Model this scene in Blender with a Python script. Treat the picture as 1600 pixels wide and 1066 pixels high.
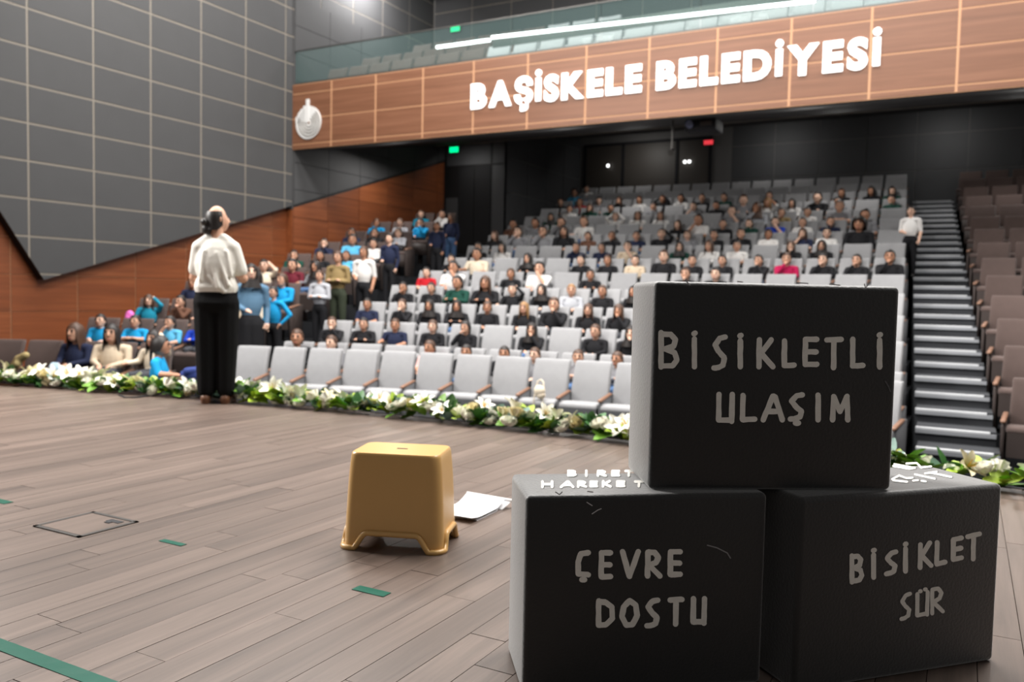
import bpy, bmesh, math, random
import numpy as np
from mathutils import Vector, Matrix
random.seed(7)
for o in list(bpy.data.objects): bpy.data.objects.remove(o)
S = bpy.context.scene
COL = S.collection

# ------------------------------------------------------------------ camera
CAMH = 1.02
YAW, PITCH, ROLL, FPX = math.radians(28.57), math.radians(3.123), math.radians(1.222), 1300.8
_F = Vector((-math.sin(YAW), math.cos(YAW), 0)); _R = Vector((math.cos(YAW), math.sin(YAW), 0)); _U = Vector((0, 0, 1))
CF = _F*math.cos(PITCH) - _U*math.sin(PITCH); _U2 = _U*math.cos(PITCH) + _F*math.sin(PITCH)
CR = _R*math.cos(ROLL) + _U2*math.sin(ROLL); CU = _U2*math.cos(ROLL) - _R*math.sin(ROLL)
CC = Vector((0, 0, CAMH))
cd = bpy.data.cameras.new('camera'); cam = bpy.data.objects.new('camera', cd); COL.objects.link(cam)
cam.matrix_world = Matrix(((CR.x, CU.x, -CF.x, 0), (CR.y, CU.y, -CF.y, 0), (CR.z, CU.z, -CF.z, CAMH), (0, 0, 0, 1)))
cd.sensor_width = 36; cd.lens = FPX/1600*36; cd.clip_end = 200
cd.dof.use_dof = True; cd.dof.focus_distance = 2.25; cd.dof.aperture_fstop = 3.2
S.camera = cam
def ray(u, v): return CF + CR*((u-800)/FPX) - CU*((v-533)/FPX)
def onz(u, v, z=0.0): r = ray(u, v); return CC + r*((z-CAMH)/r.z)
def ony(u, v, y): r = ray(u, v); return CC + r*(y/r.y)
def onplane(u, v, p, n): r = ray(u, v); return CC + r*((p-CC).dot(n)/r.dot(n))

# ------------------------------------------------------------------ world, lights, exposure
w = bpy.data.worlds.new('world'); S.world = w; w.use_nodes = True
w.node_tree.nodes['Background'].inputs[0].default_value = (1.0, 0.97, 0.94, 1)
w.node_tree.nodes['Background'].inputs[1].default_value = 0.16
S.view_settings.view_transform = 'Standard'; S.view_settings.look = 'None'
S.view_settings.gamma = 1; S.view_settings.use_curve_mapping = False
S.view_settings.exposure = 0.0
def area(name, loc, target, sx, sy, power, col=(1, .97, .93)):
    l = bpy.data.lights.new(name, 'AREA'); l.shape = 'RECTANGLE'; l.size = sx; l.size_y = sy; l.energy = power; l.color = col
    o = bpy.data.objects.new(name, l); COL.objects.link(o); o.location = loc
    o.rotation_euler = (Vector(target)-Vector(loc)).to_track_quat('-Z', 'Y').to_euler()
    return o
for i, x in enumerate((-10.2, -6.2, -2.2, 1.8)):              # house lights in the hall ceiling
    area('house_light', (x, 8.2, 9.2), (x, 9.6, 0), 1.6, 1.6, 500)
    area('house_light', (x, 11.6, 9.2), (x, 11.0, 0), 1.6, 1.6, 260)
for x in (-9, -5, -1):                                        # stage-edge spots aimed at the seats and the balcony front
    area('stage_spot', (x, 5.2, 7.6), (x, 14.5, 2.4), .9, .9, 75)
for x in (-11.4, -7.2, -2.6, .8):                             # downlights in the soffit below the balcony
    area('soffit_light', (x, 15.4, 4.15), (x, 15.2, 0), .5, .5, 45)
    area('soffit_light', (x, 19.2, 4.8), (x, 18.9, 0), .5, .5, 30)
for x in (-8.4, -4.6, -.6, 3.2):                                    # unseen fill lights added to lift the dark rear wall
    area('rear_wall_fill', (x, 22.3, 5.45), (x, 23.5, 3.8), .5, .2, 8)
area('rear_wall_fill', (-11.5, 18.2, 4.6), (-11.5, 18.95, 3.2), .4, .2, 5)  # same added fill, for the left rear wall
for x in (-6.5, -2.5, 1.5):                                   # unseen overhead fill added to brighten upward faces on the stage
    area('stage_top_fill', (x, 5.6, 7.4), (x, 5.2, 0), 2.2, .4, 190)
area('stage_side_fill', (-9.8, 2.6, 4.6), (-1.0, 2.2, .6), 2.4, 2.0, 950)   # unseen soft light added at left to brighten the block sides
area('balcony_wall_light', (-11.7, 15.2, 8.2), (-12.6, 15.4, 7.4), .7, .3, 150, (1, .98, .97))
area('balcony_light', (-5, 15.6, 8.6), (-5, 15.8, 5.5), 8, .6, 90, (1, .98, .97))

# ------------------------------------------------------------------ materials
MATS = {}
def srgb(r, g, b):
    f = lambda c: (c/255/12.92) if c/255 <= .04045 else ((c/255+.055)/1.055)**2.4
    return (f(r), f(g), f(b), 1)
def mat(name, col, rough=.6, spec=.5, metal=0, emit=None, estr=1, noise=None, nscale=30, bump=0, bscale=60, trans=0, sheen=0):
    if name in MATS: return MATS[name]
    m = bpy.data.materials.new(name); m.use_nodes = True; nt = m.node_tree; b = nt.nodes['Principled BSDF']
    b.inputs['Base Color'].default_value = col; b.inputs['Roughness'].default_value = rough
    b.inputs['Specular IOR Level'].default_value = spec; b.inputs['Metallic'].default_value = metal
    if trans: b.inputs['Transmission Weight'].default_value = trans
    if sheen: b.inputs['Sheen Weight'].default_value = sheen
    if emit: b.inputs['Emission Color'].default_value = emit; b.inputs['Emission Strength'].default_value = estr
    tc = None
    if noise or bump:
        tc = nt.nodes.new('ShaderNodeTexCoord')
    if noise:
        n = nt.nodes.new('ShaderNodeTexNoise'); n.inputs['Scale'].default_value = nscale; n.inputs['Detail'].default_value = 4
        mx = nt.nodes.new('ShaderNodeMix'); mx.data_type = 'RGBA'
        mx.inputs[6].default_value = tuple(c*(1-noise) for c in col[:3])+(1,); mx.inputs[7].default_value = tuple(min(1, c*(1+noise)) for c in col[:3])+(1,)
        nt.links.new(tc.outputs['Object'], n.inputs['Vector']); nt.links.new(n.outputs['Fac'], mx.inputs[0]); nt.links.new(mx.outputs[2], b.inputs['Base Color'])
    if bump:
        n2 = nt.nodes.new('ShaderNodeTexNoise'); n2.inputs['Scale'].default_value = bscale; n2.inputs['Detail'].default_value = 5
        bp = nt.nodes.new('ShaderNodeBump'); bp.inputs['Strength'].default_value = bump; bp.inputs['Distance'].default_value = .01
        nt.links.new(tc.outputs['Object'], n2.inputs['Vector']); nt.links.new(n2.outputs['Fac'], bp.inputs['Height']); nt.links.new(bp.outputs[0], b.inputs['Normal'])
    MATS[name] = m; return m

def wood_mat(name, dark, mid, light, axis, rough, along=.35, across=9, var=.5, spec=.5):
    """grain stretched along one world axis, tone changing from piece to piece"""
    m = bpy.data.materials.new(name); m.use_nodes = True; nt = m.node_tree; b = nt.nodes['Principled BSDF']
    N = nt.nodes.new; L = nt.links.new
    geo = N('ShaderNodeNewGeometry'); oi = N('ShaderNodeObjectInfo')
    add = N('ShaderNodeMath'); add.operation = 'ADD'; L(oi.outputs['Random'], add.inputs[0]); L(geo.outputs['Random Per Island'], add.inputs[1])
    fr = N('ShaderNodeMath'); fr.operation = 'FRACT'; L(add.outputs[0], fr.inputs[0])
    mp = N('ShaderNodeMapping'); sc = [across]*3; sc[axis] = along; mp.inputs['Scale'].default_value = sc
    cmb = N('ShaderNodeCombineXYZ'); mul = N('ShaderNodeMath'); mul.operation = 'MULTIPLY'; mul.inputs[1].default_value = 37
    L(fr.outputs[0], mul.inputs[0])
    for i in range(3): L(mul.outputs[0], cmb.inputs[i])
    L(cmb.outputs[0], mp.inputs['Location']); L(geo.outputs['Position'], mp.inputs['Vector'])
    n = N('ShaderNodeTexNoise'); n.inputs['Scale'].default_value = 1.6; n.inputs['Detail'].default_value = 7; n.inputs['Roughness'].default_value = .62; n.inputs['Distortion'].default_value = .6
    L(mp.outputs[0], n.inputs['Vector'])
    mr = N('ShaderNodeMath'); mr.operation = 'MULTIPLY_ADD'; mr.inputs[1].default_value = var; mr.inputs[2].default_value = -.5*var
    L(fr.outputs[0], mr.inputs[0])
    ad2 = N('ShaderNodeMath'); ad2.operation = 'ADD'; L(n.outputs['Fac'], ad2.inputs[0]); L(mr.outputs[0], ad2.inputs[1])
    cr = N('ShaderNodeValToRGB'); e = cr.color_ramp.elements
    e[0].position = .2; e[0].color = dark; e[1].position = .8; e[1].color = light
    x = e.new(.5); x.color = mid
    L(ad2.outputs[0], cr.inputs[0]); L(cr.outputs[0], b.inputs['Base Color'])
    b.inputs['Roughness'].default_value = rough; b.inputs['Specular IOR Level'].default_value = spec
    bp = N('ShaderNodeBump'); bp.inputs['Strength'].default_value = .12; bp.inputs['Distance'].default_value = .004
    L(n.outputs['Fac'], bp.inputs['Height']); L(bp.outputs[0], b.inputs['Normal'])
    MATS[name] = m; return m

M_plank = wood_mat('stage_oak', srgb(72, 61, 55), srgb(97, 83, 75), srgb(120, 104, 95), 1, .38, along=.55, across=11, var=.22)
M_wallwood = wood_mat('walnut_panel', srgb(96, 50, 24), srgb(120, 64, 33), srgb(142, 82, 46), 1, .45, along=.3, across=8, var=.12)
M_fascia = wood_mat('fascia_wood', srgb(92, 58, 38), srgb(110, 72, 51), srgb(126, 86, 64), 0, .42, along=.3, across=8, var=.12)
M_joint = mat('wood_joint', srgb(176, 132, 98), .6)
M_acou = mat('acoustic_panel', srgb(62, 62, 63), .75, noise=.08, nscale=3, bump=.1, bscale=200)
M_acouj = mat('panel_joint', srgb(124, 117, 107), .7)
M_black = mat('black_edge', srgb(14, 14, 15), .7)
M_dark = mat('dark_wall', srgb(74, 75, 77), .7, noise=.1, nscale=2)
M_darkj = mat('dark_wall_joint', srgb(104, 103, 102), .7)
M_carpet = mat('dark_carpet', srgb(44, 45, 48), .95, spec=.1, noise=.15, nscale=40)
M_ceil = mat('ceiling_grey', srgb(70, 70, 74), .9)
M_soffit = mat('soffit_dark', srgb(24, 24, 26), .8)
M_stagebase = mat('stage_base', srgb(26, 20, 16), .8)
M_seatg = mat('seat_grey', srgb(150, 150, 152), .85, spec=.2, noise=.07, nscale=14, bump=.15, bscale=260, sheen=.2)
M_seatb = mat('seat_brown', srgb(84, 70, 66), .85, spec=.2, noise=.1, nscale=14, bump=.15, bscale=260, sheen=.2)
M_shellg = mat('seat_shell_grey', srgb(92, 93, 96), .6)
M_shellb = mat('seat_shell_brown', srgb(62, 52, 49), .6)
M_arm = mat('arm_wood', srgb(124, 90, 70), .45, noise=.15, nscale=12)
M_foam = mat('painted_foam', srgb(26, 26, 27), .42, spec=.4, noise=.12, nscale=18, bump=.15, bscale=120, sheen=.72)
M_paint = mat('white_paint', srgb(248, 244, 236), .55, noise=.12, nscale=60)
M_chip = mat('bare_foam', srgb(200, 200, 202), .8)
M_stool = mat('mustard_plastic', srgb(212, 168, 104), .32, noise=.02, nscale=20)
M_paper = mat('paper', srgb(236, 236, 238), .7, noise=.03, nscale=30)
M_tape = mat('green_tape', srgb(4, 84, 68), .3, noise=.1, nscale=40)
M_metal = mat('dark_metal', srgb(86, 84, 82), .4, metal=.8, noise=.15, nscale=60)
M_tread = mat('tread_grey', srgb(205, 207, 210), .5, noise=.05)
M_nose = mat('nosing_grey', srgb(150, 153, 158), .5)
M_riser = mat('riser_dark', srgb(52, 54, 58), .9, noise=.1, nscale=20)
M_sign = mat('sign_white', (1, 1, 1, 1), .4, emit=(1, .99, .97, 1), estr=1.0)
M_refl = mat('reflection_white', (1, 1, 1, 1), .4, emit=(1, 1, .98, 1), estr=6)  # glow imitating a lamp's reflection at the balcony glass
M_exit = mat('exit_green', (0, .5, .2, 1), .4, emit=(0.0, 1, .32, 1), estr=1.4)
M_red = mat('sign_red', (.6, .02, .02, 1), .4, emit=(1, .06, .08, 1), estr=.8)
M_glowdot = mat('small_glow', (1, 1, 1, 1), .4, emit=(1, 1, .98, 1), estr=3)
M_blackplastic = mat('black_plastic', srgb(30, 30, 34), .65, spec=.25)
M_lens = mat('lens_glass', srgb(120, 125, 150), .1)
M_glassdark = mat('dark_window_glass', srgb(70, 65, 60), .5)
M_leaf = mat('leaf_green', srgb(104, 150, 46), .5, noise=.4, nscale=8)
M_leaf2 = mat('leaf_dark_green', srgb(58, 104, 50), .5, noise=.35, nscale=8)
M_leaf3 = mat('leaf_yellow_green', srgb(164, 190, 60), .5, noise=.3, nscale=8)
M_leaf4 = mat('leaf_blue_green', srgb(120, 150, 140), .5, noise=.2, nscale=8)
M_petal = mat('petal_white', srgb(246, 244, 232), .6, noise=.05, nscale=20)
M_petal2 = mat('petal_cream', srgb(226, 216, 178), .6, noise=.1, nscale=20)
M_stamen = mat('stamen', srgb(190, 150, 60), .6)
gm = bpy.data.materials.new('balustrade_glass'); gm.use_nodes = True
_nt = gm.node_tree; _b = _nt.nodes['Principled BSDF']; _tr = _nt.nodes.new('ShaderNodeBsdfTransparent'); _mx = _nt.nodes.new('ShaderNodeMixShader')
_b.inputs['Base Color'].default_value = srgb(140, 165, 165); _b.inputs['Roughness'].default_value = .05
_tr.inputs[0].default_value = (.84, .90, .89, 1); _mx.inputs[0].default_value = .07
_nt.links.new(_tr.outputs[0], _mx.inputs[1]); _nt.links.new(_b.outputs[0], _mx.inputs[2]); _nt.links.new(_mx.outputs[0], _nt.nodes['Material Output'].inputs['Surface'])
M_glass = gm

# ------------------------------------------------------------------ helpers
class MB:
    """collects faces of one mesh"""
    def __init__(s): s.v = []; s.f = []; s.m = []
    def poly(s, pts, mi=0):
        n = len(s.v); s.v += [tuple(p) for p in pts]; s.f.append(tuple(range(n, n+len(pts)))); s.m.append(mi)
    def box(s, x0, x1, y0, y1, z0, z1, mi=0):
        n = len(s.v); s.v += [(x, y, z) for z in (z0, z1) for y in (y0, y1) for x in (x0, x1)]
        for q in ((0, 2, 3, 1), (4, 5, 7, 6), (0, 1, 5, 4), (2, 6, 7, 3), (0, 4, 6, 2), (1, 3, 7, 5)):
            s.f.append(tuple(n+i for i in q)); s.m.append(mi)
    def prism(s, pts, d, mi=0):
        """polygon pts extruded by vector d"""
        n = len(s.v); k = len(pts); d = Vector(d)
        s.v += [tuple(Vector(p)) for p in pts] + [tuple(Vector(p)+d) for p in pts]
        s.f.append(tuple(n+i for i in reversed(range(k)))); s.f.append(tuple(n+k+i for i in range(k))); s.m += [mi, mi]
        for i in range(k):
            j = (i+1) % k; s.f.append((n+i, n+j, n+k+j, n+k+i)); s.m.append(mi)
    def grid(s, rows, closed=False, mi=0):
        n = len(s.v); k = len(rows[0])
        for r in rows: s.v += [tuple(p) for p in r]
        for i in range(len(rows)-1):
            for j in range(k if closed else k-1):
                a = n+i*k+j; b = n+i*k+(j+1) % k
                s.f.append((a, b, b+k, a+k)); s.m.append(mi)
    def tube(s, pts, r, seg=6, mi=0, cap=True):
        pts = [Vector(p) for p in pts]; rr = r if isinstance(r, (list, tuple)) else [r]*len(pts); rows = []
        for i, p in enumerate(pts):
            t = (pts[min(i+1, len(pts)-1)]-pts[max(i-1, 0)]).normalized()
            a = t.orthogonal().normalized() if abs(t.z) < .99 else Vector((1, 0, 0))
            if abs(t.z) < .99: a = t.cross(Vector((0, 0, 1))).normalized()
            b = t.cross(a)
            rows.append([p+(a*math.cos(q)+b*math.sin(q))*rr[i] for q in [2*math.pi*k/seg for k in range(seg)]])
        s.grid(rows, True, mi)
        if cap: s.poly(list(reversed(rows[0])), mi); s.poly(rows[-1], mi)
    def ell(s, c, r, nu=10, nv=7, mi=0):
        rows = []
        for i in range(nv+1):
            t = math.pi*i/nv; z = -math.cos(t); q = max(math.sin(t), .001)
            rows.append([(c[0]+r[0]*q*math.cos(2*math.pi*j/nu), c[1]+r[1]*q*math.sin(2*math.pi*j/nu), c[2]+r[2]*z) for j in range(nu)])
        s.grid(rows, True, mi)
    def mesh(s, name, mats, smooth=False):
        me = bpy.data.meshes.new(name); me.from_pydata(s.v, [], s.f)
        for m in (mats if isinstance(mats, (list, tuple)) else [mats]): me.materials.append(m)
        me.polygons.foreach_set('material_index', s.m)
        if smooth: me.polygons.foreach_set('use_smooth', [True]*len(me.polygons))
        me.update(); return me
def bevel_mesh(me, width, seg=2, angle=30, smooth=True):
    bm = bmesh.new(); bm.from_mesh(me); bmesh.ops.remove_doubles(bm, verts=bm.verts, dist=1e-5)
    ed = [e for e in bm.edges if len(e.link_faces) == 2 and e.calc_face_angle(0) > math.radians(angle)]
    bmesh.ops.bevel(bm, geom=ed, offset=width, segments=seg, profile=.5, affect='EDGES', clamp_overlap=True)
    bmesh.ops.recalc_face_normals(bm, faces=bm.faces)
    if smooth:
        for f in bm.faces: f.smooth = True
    bm.to_mesh(me); bm.free(); return me
def link(name, me, parent=None, loc=None, rot=None):
    o = bpy.data.objects.new(name, me); COL.objects.link(o)
    if parent: o.parent = parent
    if loc is not None: o.location = loc
    if rot is not None: o.rotation_euler = rot
    return o
def tag(o, label, cat, group=None):
    o['label'] = label; o['category'] = cat
    if group: o['group'] = group
    return o
def struct(o, label=None):
    o['kind'] = 'structure'
    if label: o['label'] = label
    return o
def empty(name, loc=(0, 0, 0), rz=0):
    o = bpy.data.objects.new(name, None); COL.objects.link(o); o.location = loc; o.rotation_euler = (0, 0, rz); o.empty_display_size = .1
    return o
ORD = ['', 'first', 'second', 'third', 'fourth', 'fifth', 'sixth', 'seventh', 'eighth', 'ninth', 'tenth', 'eleventh', 'twelfth', 'thirteenth', 'fourteenth', 'fifteenth', 'sixteenth', 'seventeenth', 'eighteenth', 'nineteenth', 'twentieth', 'twenty-first', 'twenty-second']

# ================================================================== STRUCTURE
# ---- stage floor of oak planks
EDGE = lambda x: 5.66-.021*(x+3.2)**2
fl = MB()
xs = [-12.4+.4*i for i in range(52)]
fl.prism([(x, -3.5, -.76) for x in (xs[0], xs[-1])]+[(x, EDGE(x), -.76) for x in reversed(xs)], (0, 0, .745))
floor = struct(link('floor', fl.mesh('floor', M_stagebase)), 'stage floor of narrow grey-brown oak planks')
PW = .122
unit = MB(); unit.box(-.5, .5, -.5, .5, -.5, .5); unit = bevel_mesh(unit.mesh('plank', M_plank), .004, 1, smooth=False)
planks = []
i0 = int(-9.6/PW); i1 = int(3.2/PW)
for i in range(i0, i1):
    x = i*PW+.01; y = .7-random.random()*1.4; ye = EDGE(x)-.01
    while y < ye-.05:
        L = random.uniform(.9, 1.9); y2 = min(y+L, ye)
        if y2 > .75: planks.append((x, max(y, .7), y2))
        y = y2
def inview(p):
    q = Vector(p)-CC; d = q.dot(CF)
    if d < .5: return None
    u = 800+FPX*q.dot(CR)/d; v = 533-FPX*q.dot(CU)/d
    return d if (-150 < u < 1750 and v < 1200) else None
scored = []
for x, a, b in planks:
    ds = [inview((x, a+(b-a)*t, 0)) for t in (0, .25, .5, .75, 1)]
    ds = [d for d in ds if d]
    scored.append((min(ds) if ds else 99, x, a, b))
scored.sort()
rest = MB()
for n, (d, x, a, b) in enumerate(scored):
    if n < 298 and d < 90:
        o = link('plank', unit, floor, (x, (a+b)/2, -.0075+random.uniform(-.0004, .0004))); o.scale = (PW-.0022, b-a-.0025, .015)
    else: rest.box(x-PW/2+.001, x+PW/2-.001, a+.001, b-.001, -.015, 0)
o = link('plank_field', rest.mesh('plank_field', M_plank), floor); o['kind'] = 'stuff'
# edge trim along the stage front
tr = MB(); N = 60
prof = [(0, -.76), (.02, -.76), (.02, .004), (0, .004)]
rows = []
for i in range(N+1):
    x = -12.4+20*i/N; rows.append([(x, EDGE(x)+p[0], p[1]) for p in prof])
tr.grid(rows, True); struct(link('trim_1', tr.mesh('trim_1', M_stagebase)), 'dark timber edge of the stage')

# ---- raked seating tiers
FLOORZ = -.76; CH = .99; PITCHX = .545; RISE = .305; SPY = .95
def rowy(k, x): return 9.57+SPY*k-max(.004, .03-.0019*k)*(x+3.2)**2
def topC(k): return .23 if k == 0 else .25+RISE*(k-1)
def topL(k): return .24+RISE*k
def rowyL(k, x): return rowy(k, x)-.2
XR = lambda y: -.52-.068*(y-9.95)          # right end of the centre block
XL = lambda k: max(-10.15, -9.02-.13*k)     # left end of the centre block
XLL = lambda k: XL(k)-.75                   # right end of the left block
XRR = lambda y: .42-.06*(y-9.95)            # left end of the right block
WX, WX2 = -12.6, -12.45
hall = MB(); hall.box(-12.6, 8, 4.5, 24, -1.0, FLOORZ-.03)
hall = struct(link('floor_hall', hall.mesh('floor_hall', M_carpet)), 'dark carpeted hall floor with raked tiers')
def tier(k, x0, x1, yf, z, depth, nm='tier'):
    m = MB(); n = 12; X = [x0+(x1-x0)*i/n for i in range(n+1)]
    m.prism([(x, yf(k, x)-.62, FLOORZ-.05) for x in X]+[(x, yf(k, x)-.62+depth, FLOORZ-.05) for x in reversed(X)], (0, 0, z-FLOORZ+.05))
    return link(nm, m.mesh(nm, M_carpet), hall)
for k in range(15):
    z = topC(k)-CH
    if k > 1: tier(k, XL(k)-.1, XR(rowy(k, -1))+.05, rowy, z, 1.3 if k < 14 else 1.0)
    if k > 0 and k < 10: tier(k, -12.5, XLL(k)+.1, rowyL, topL(k)-CH, 1.3)
    if k > 1: tier(k, XRR(rowy(k, .5))-.02, 6, lambda kk, x: 9.57+SPY*kk-.10*(x-.4), z, 1.3)

# ---- aisle stairs on the right and on the left
stairs = struct(link('floor_aisle_stairs', None), 'grey aisle stairs with pale nosings beside the centre block')
sm = MB(); sm.box(0, 1, 0, 1, 0, 1); sm = sm.mesh('step', M_riser)
tm = MB(); tm.box(0, 1, 0, 1, 0, 1); tm = tm.mesh('tread', M_tread)
nm_ = MB(); nm_.box(0, 1, 0, 1, 0, 1); nm_ = nm_.mesh('nosing', M_nose)
for i in range(27):
    y = 9.80+.475*i; z = FLOORZ+.1525*(i+1)+.11
    xa = XR(y)+.10; xb = XRR(y)-.06
    s = empty('step', (0, 0, 0)); s.parent = stairs
    a = link('riser', sm, s, (xa, y, FLOORZ-.03)); a.scale = (xb-xa, .50, z-.02-FLOORZ+.03)
    a = link('tread', sm, s, (xa, y+.06, z-.02)); a.scale = (xb-xa, .43, .019)
    a = link('tread_strip', tm, s, (xa, y-.018, z-.02)); a.scale = (xb-xa-.06, .075, .02)
    a = link('nosing', nm_, s, (xa, y-.02, z-.062)); a.scale = (xb-xa, .02, .042)
for i in range(18):
    y = 8.6+.5*i; z = FLOORZ+.1525*(i+1); k = i/2
    xa = XL(k)-.68; xb = XL(k)-.12
    a = link('step', sm, stairs, (xa, y, FLOORZ-.03)); a.scale = (xb-xa, .52, z-FLOORZ+.03)

# ---- left wall: walnut below, slanted dark acoustic cladding above
def clip(poly, a, b, c):
    """keep the part of a 2D polygon with a*x+b*y+c>=0"""
    out = []
    for i in range(len(poly)):
        p, q = poly[i], poly[(i+1) % len(poly)]; dp = a*p[0]+b*p[1]+c; dq = a*q[0]+b*q[1]+c
        if dp >= 0: out.append(p)
        if (dp >= 0) != (dq >= 0):
            t = dp/(dp-dq); out.append((p[0]+(q[0]-p[0])*t, p[1]+(q[1]-p[1])*t))
    return out
YF = 13.14
wl = MB(); wl.box(WX-.3, WX-.02, 4.5, YF+.1, -.9, 10.5)
wall_left = struct(link('wall_left', wl.mesh('wall_left', M_joint)), 'left hall wall, walnut panels below and slanted dark panels above')
GY = [onplane(u, 200, Vector((WX, 0, 0)), Vector((1, 0, 0))).y for u in (34.5, 141, 230, 309, 377, 437)]
PY = (GY[5]-GY[0])/5
GZ0 = onplane(141, 377, Vector((WX, 0, 0)), Vector((1, 0, 0))).z
GZ1 = onplane(141, 104, Vector((WX, 0, 0)), Vector((1, 0, 0))).z; PZ = (GZ1-GZ0)/5
A = (7.80, 1.11); B = (13.0, 2.75); A2 = (7.23, 1.97)
s1 = ((A[1]-B[1]), (B[0]-A[0])); c1 = -(s1[0]*A[0]+s1[1]*A[1])
dy, dz = A2[0]-A[0], A2[1]-A[1]; s2 = (dz, -dy); c2 = -(s2[0]*A[0]+s2[1]*A[1])
if s2[0]*10+s2[1]*3+c2 < 0: s2 = (-s2[0], -s2[1]); c2 = -c2
slab = clip(clip([(4.5, -.5), (YF+.05, -.5), (YF+.05, 10.4), (4.5, 10.4)], s1[0], s1[1], c1), s2[0], s2[1], c2)
m = MB(); m.prism([(WX-.02, y, z) for y, z in slab], (.155, 0, 0)); link('cladding_core', m.mesh('cladding_core', M_black), wall_left)
m = MB(); m.prism([(WX+.1351, y, z) for y, z in slab], (.012, 0, 0)); link('joint_backing', m.mesh('joint_backing', M_acouj), wall_left)
for i in range(-6, 7):
    for j in range(-4, 16):
        y0 = GY[0]+PY*i+.016; y1 = GY[0]+PY*(i+1)-.016; z0 = GZ0+PZ*j+.016; z1 = GZ0+PZ*(j+1)-.016
        p = clip(clip([(y0, z0), (min(y1, YF+.05), z0), (min(y1, YF+.05), z1), (y0, z1)], s1[0], s1[1], c1), s2[0], s2[1], c2)
        if y0 > YF or z0 > 10.3 or len(p) < 3 or y1 < 5: continue
        m = MB(); m.prism([(WX+.141, y, z) for y, z in p], (.012, 0, 0)); link('panel', m.mesh('panel', M_acou), wall_left)
WJ = GZ0-PZ*.02
for i in range(-4, 7):
    for j in range(-6, 5):
        y0 = GY[0]+PY*i-.19+.008; y1 = y0+PY-.016; z0 = WJ+PZ*j+.006; z1 = z0+PZ-.012
        if y0 > YF or z0 > 3.4: continue
        y1 = min(y1, YF)
        if (s1[0]*y0+s1[1]*z0+c1 > 0 and s2[0]*y0+s2[1]*z0+c2 > 0 and s1[0]*y1+s1[1]*z0+c1 > 0): continue
        m = MB(); m.box(WX-.02, WX-.008, y0, y1, z0, z1); link('wood_panel', m.mesh('wood_panel', M_wallwood), wall_left)
# pilaster and side wall below the balcony
m = MB(); m.box(WX-.3, WX2, YF+.02, 19.2, -.9, 5.05)
wall_u = struct(link('wall_side', m.mesh('wall_side', M_black)), 'dark side wall under the balcony with walnut base')
BL2 = lambda y: B[1]-.02+(y-B[0])*.315
m = MB(); m.box(WX2-.42, WX2+.01, YF+.0, YF+.02, BL2(YF)-.05, 4.0); link('pilaster_cladding', m.mesh('pilaster_cladding', M_acou), wall_u)
m = MB(); m.box(WX2-.42, WX2+.01, YF+.0, YF+.02, -.9, BL2(YF)-.06); link('pilaster_wood', m.mesh('pilaster_wood', M_wallwood), wall_u)
for i in range(6):
    y0 = YF+.03+i*PY+.006; y1 = min(y0+PY-.012, 18.85)
    if y0 > 18.8: continue
    for j in range(14):
        z0 = -.8+PZ*j+.005; z1 = z0+PZ-.010
        lo = clip([(y0, z0), (y1, z0), (y1, z1), (y0, z1)], .315, -1, BL2(0)-.03)
        hi = clip([(y0, z0), (y1, z0), (y1, z1), (y0, z1)], -.315, 1, -BL2(0)-.03)
        if len(lo) >= 3: mm = MB(); mm.prism([(WX2, y, z) for y, z in lo], (.012, 0, 0)); link('wood_panel', mm.mesh('wood_panel', M_wallwood), wall_u)
        if len(hi) >= 3: mm = MB(); mm.prism([(WX2, y, z) for y, z in hi], (.03, 0, 0)); link('panel', mm.mesh('panel', M_acou), wall_u)
# balcony side wall above (continues the left cladding)
m = MB(); m.box(WX-.3, WX+.13, YF+.02, 18.3, 4.86, 10.5)
wall_bs = struct(link('wall_balcony_side', m.mesh('wall_balcony_side', M_acouj)), 'grey panelled side wall beside the balcony seats')
for i in range(6, 12):
    for j in range(4, 16):
        y0 = GY[0]+PY*(i-1)+.012; y1 = min(y0+PY-.024, 18.28); z0 = GZ0+PZ*j+.010; z1 = z0+PZ-.02
        if y0 > 18.2 or y1 < YF+.05 or z0 > 10.3: continue
        y0 = max(y0, YF+.06)
        mm = MB(); mm.box(WX+.13, WX+.136, y0, y1, z0, z1); link('panel', mm.mesh('panel', M_acou), wall_bs)

# ---- rear walls below the balcony
def panelled(nm, lab, x0, x1, y, z0, z1, pw, ph, m1, mj, skip=None, nrm=-1):
    b = MB(); b.box(x0, x1, y, y+.2, z0, z1); st = struct(link(nm, b.mesh(nm, mj)), lab)
    n = max(1, round((x1-x0)/pw)); h = max(1, round((z1-z0)/ph))
    for i in range(n):
        for j in range(h):
            a = x0+(x1-x0)*i/n; c = x0+(x1-x0)*(i+1)/n; d = z0+(z1-z0)*j/h; e = z0+(z1-z0)*(j+1)/h
            if skip and skip(a, c, d, e): continue
            mm = MB(); mm.box(a+.012, c-.012, y-.012, y, d+.012, e-.012); link('panel', mm.mesh('panel', m1), st)
    return st
YB = 23.55
panelled('wall_back', 'dark panelled rear wall behind the top row', -10.6, 8, YB, 2.6, 6.2, 1.16, .9, M_dark, M_darkj, skip=lambda a, c, d, e: c > -10.4 and a < -6.6 and e > 3.6 and d < 5.5)
b = MB(); b.box(-12.6, -10.6, 18.95, 19.2, -.9, 6.4); wbl = struct(link('wall_back_left', b.mesh('wall_back_left', M_black)), 'dark rear wall of the left block with door recess')
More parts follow.
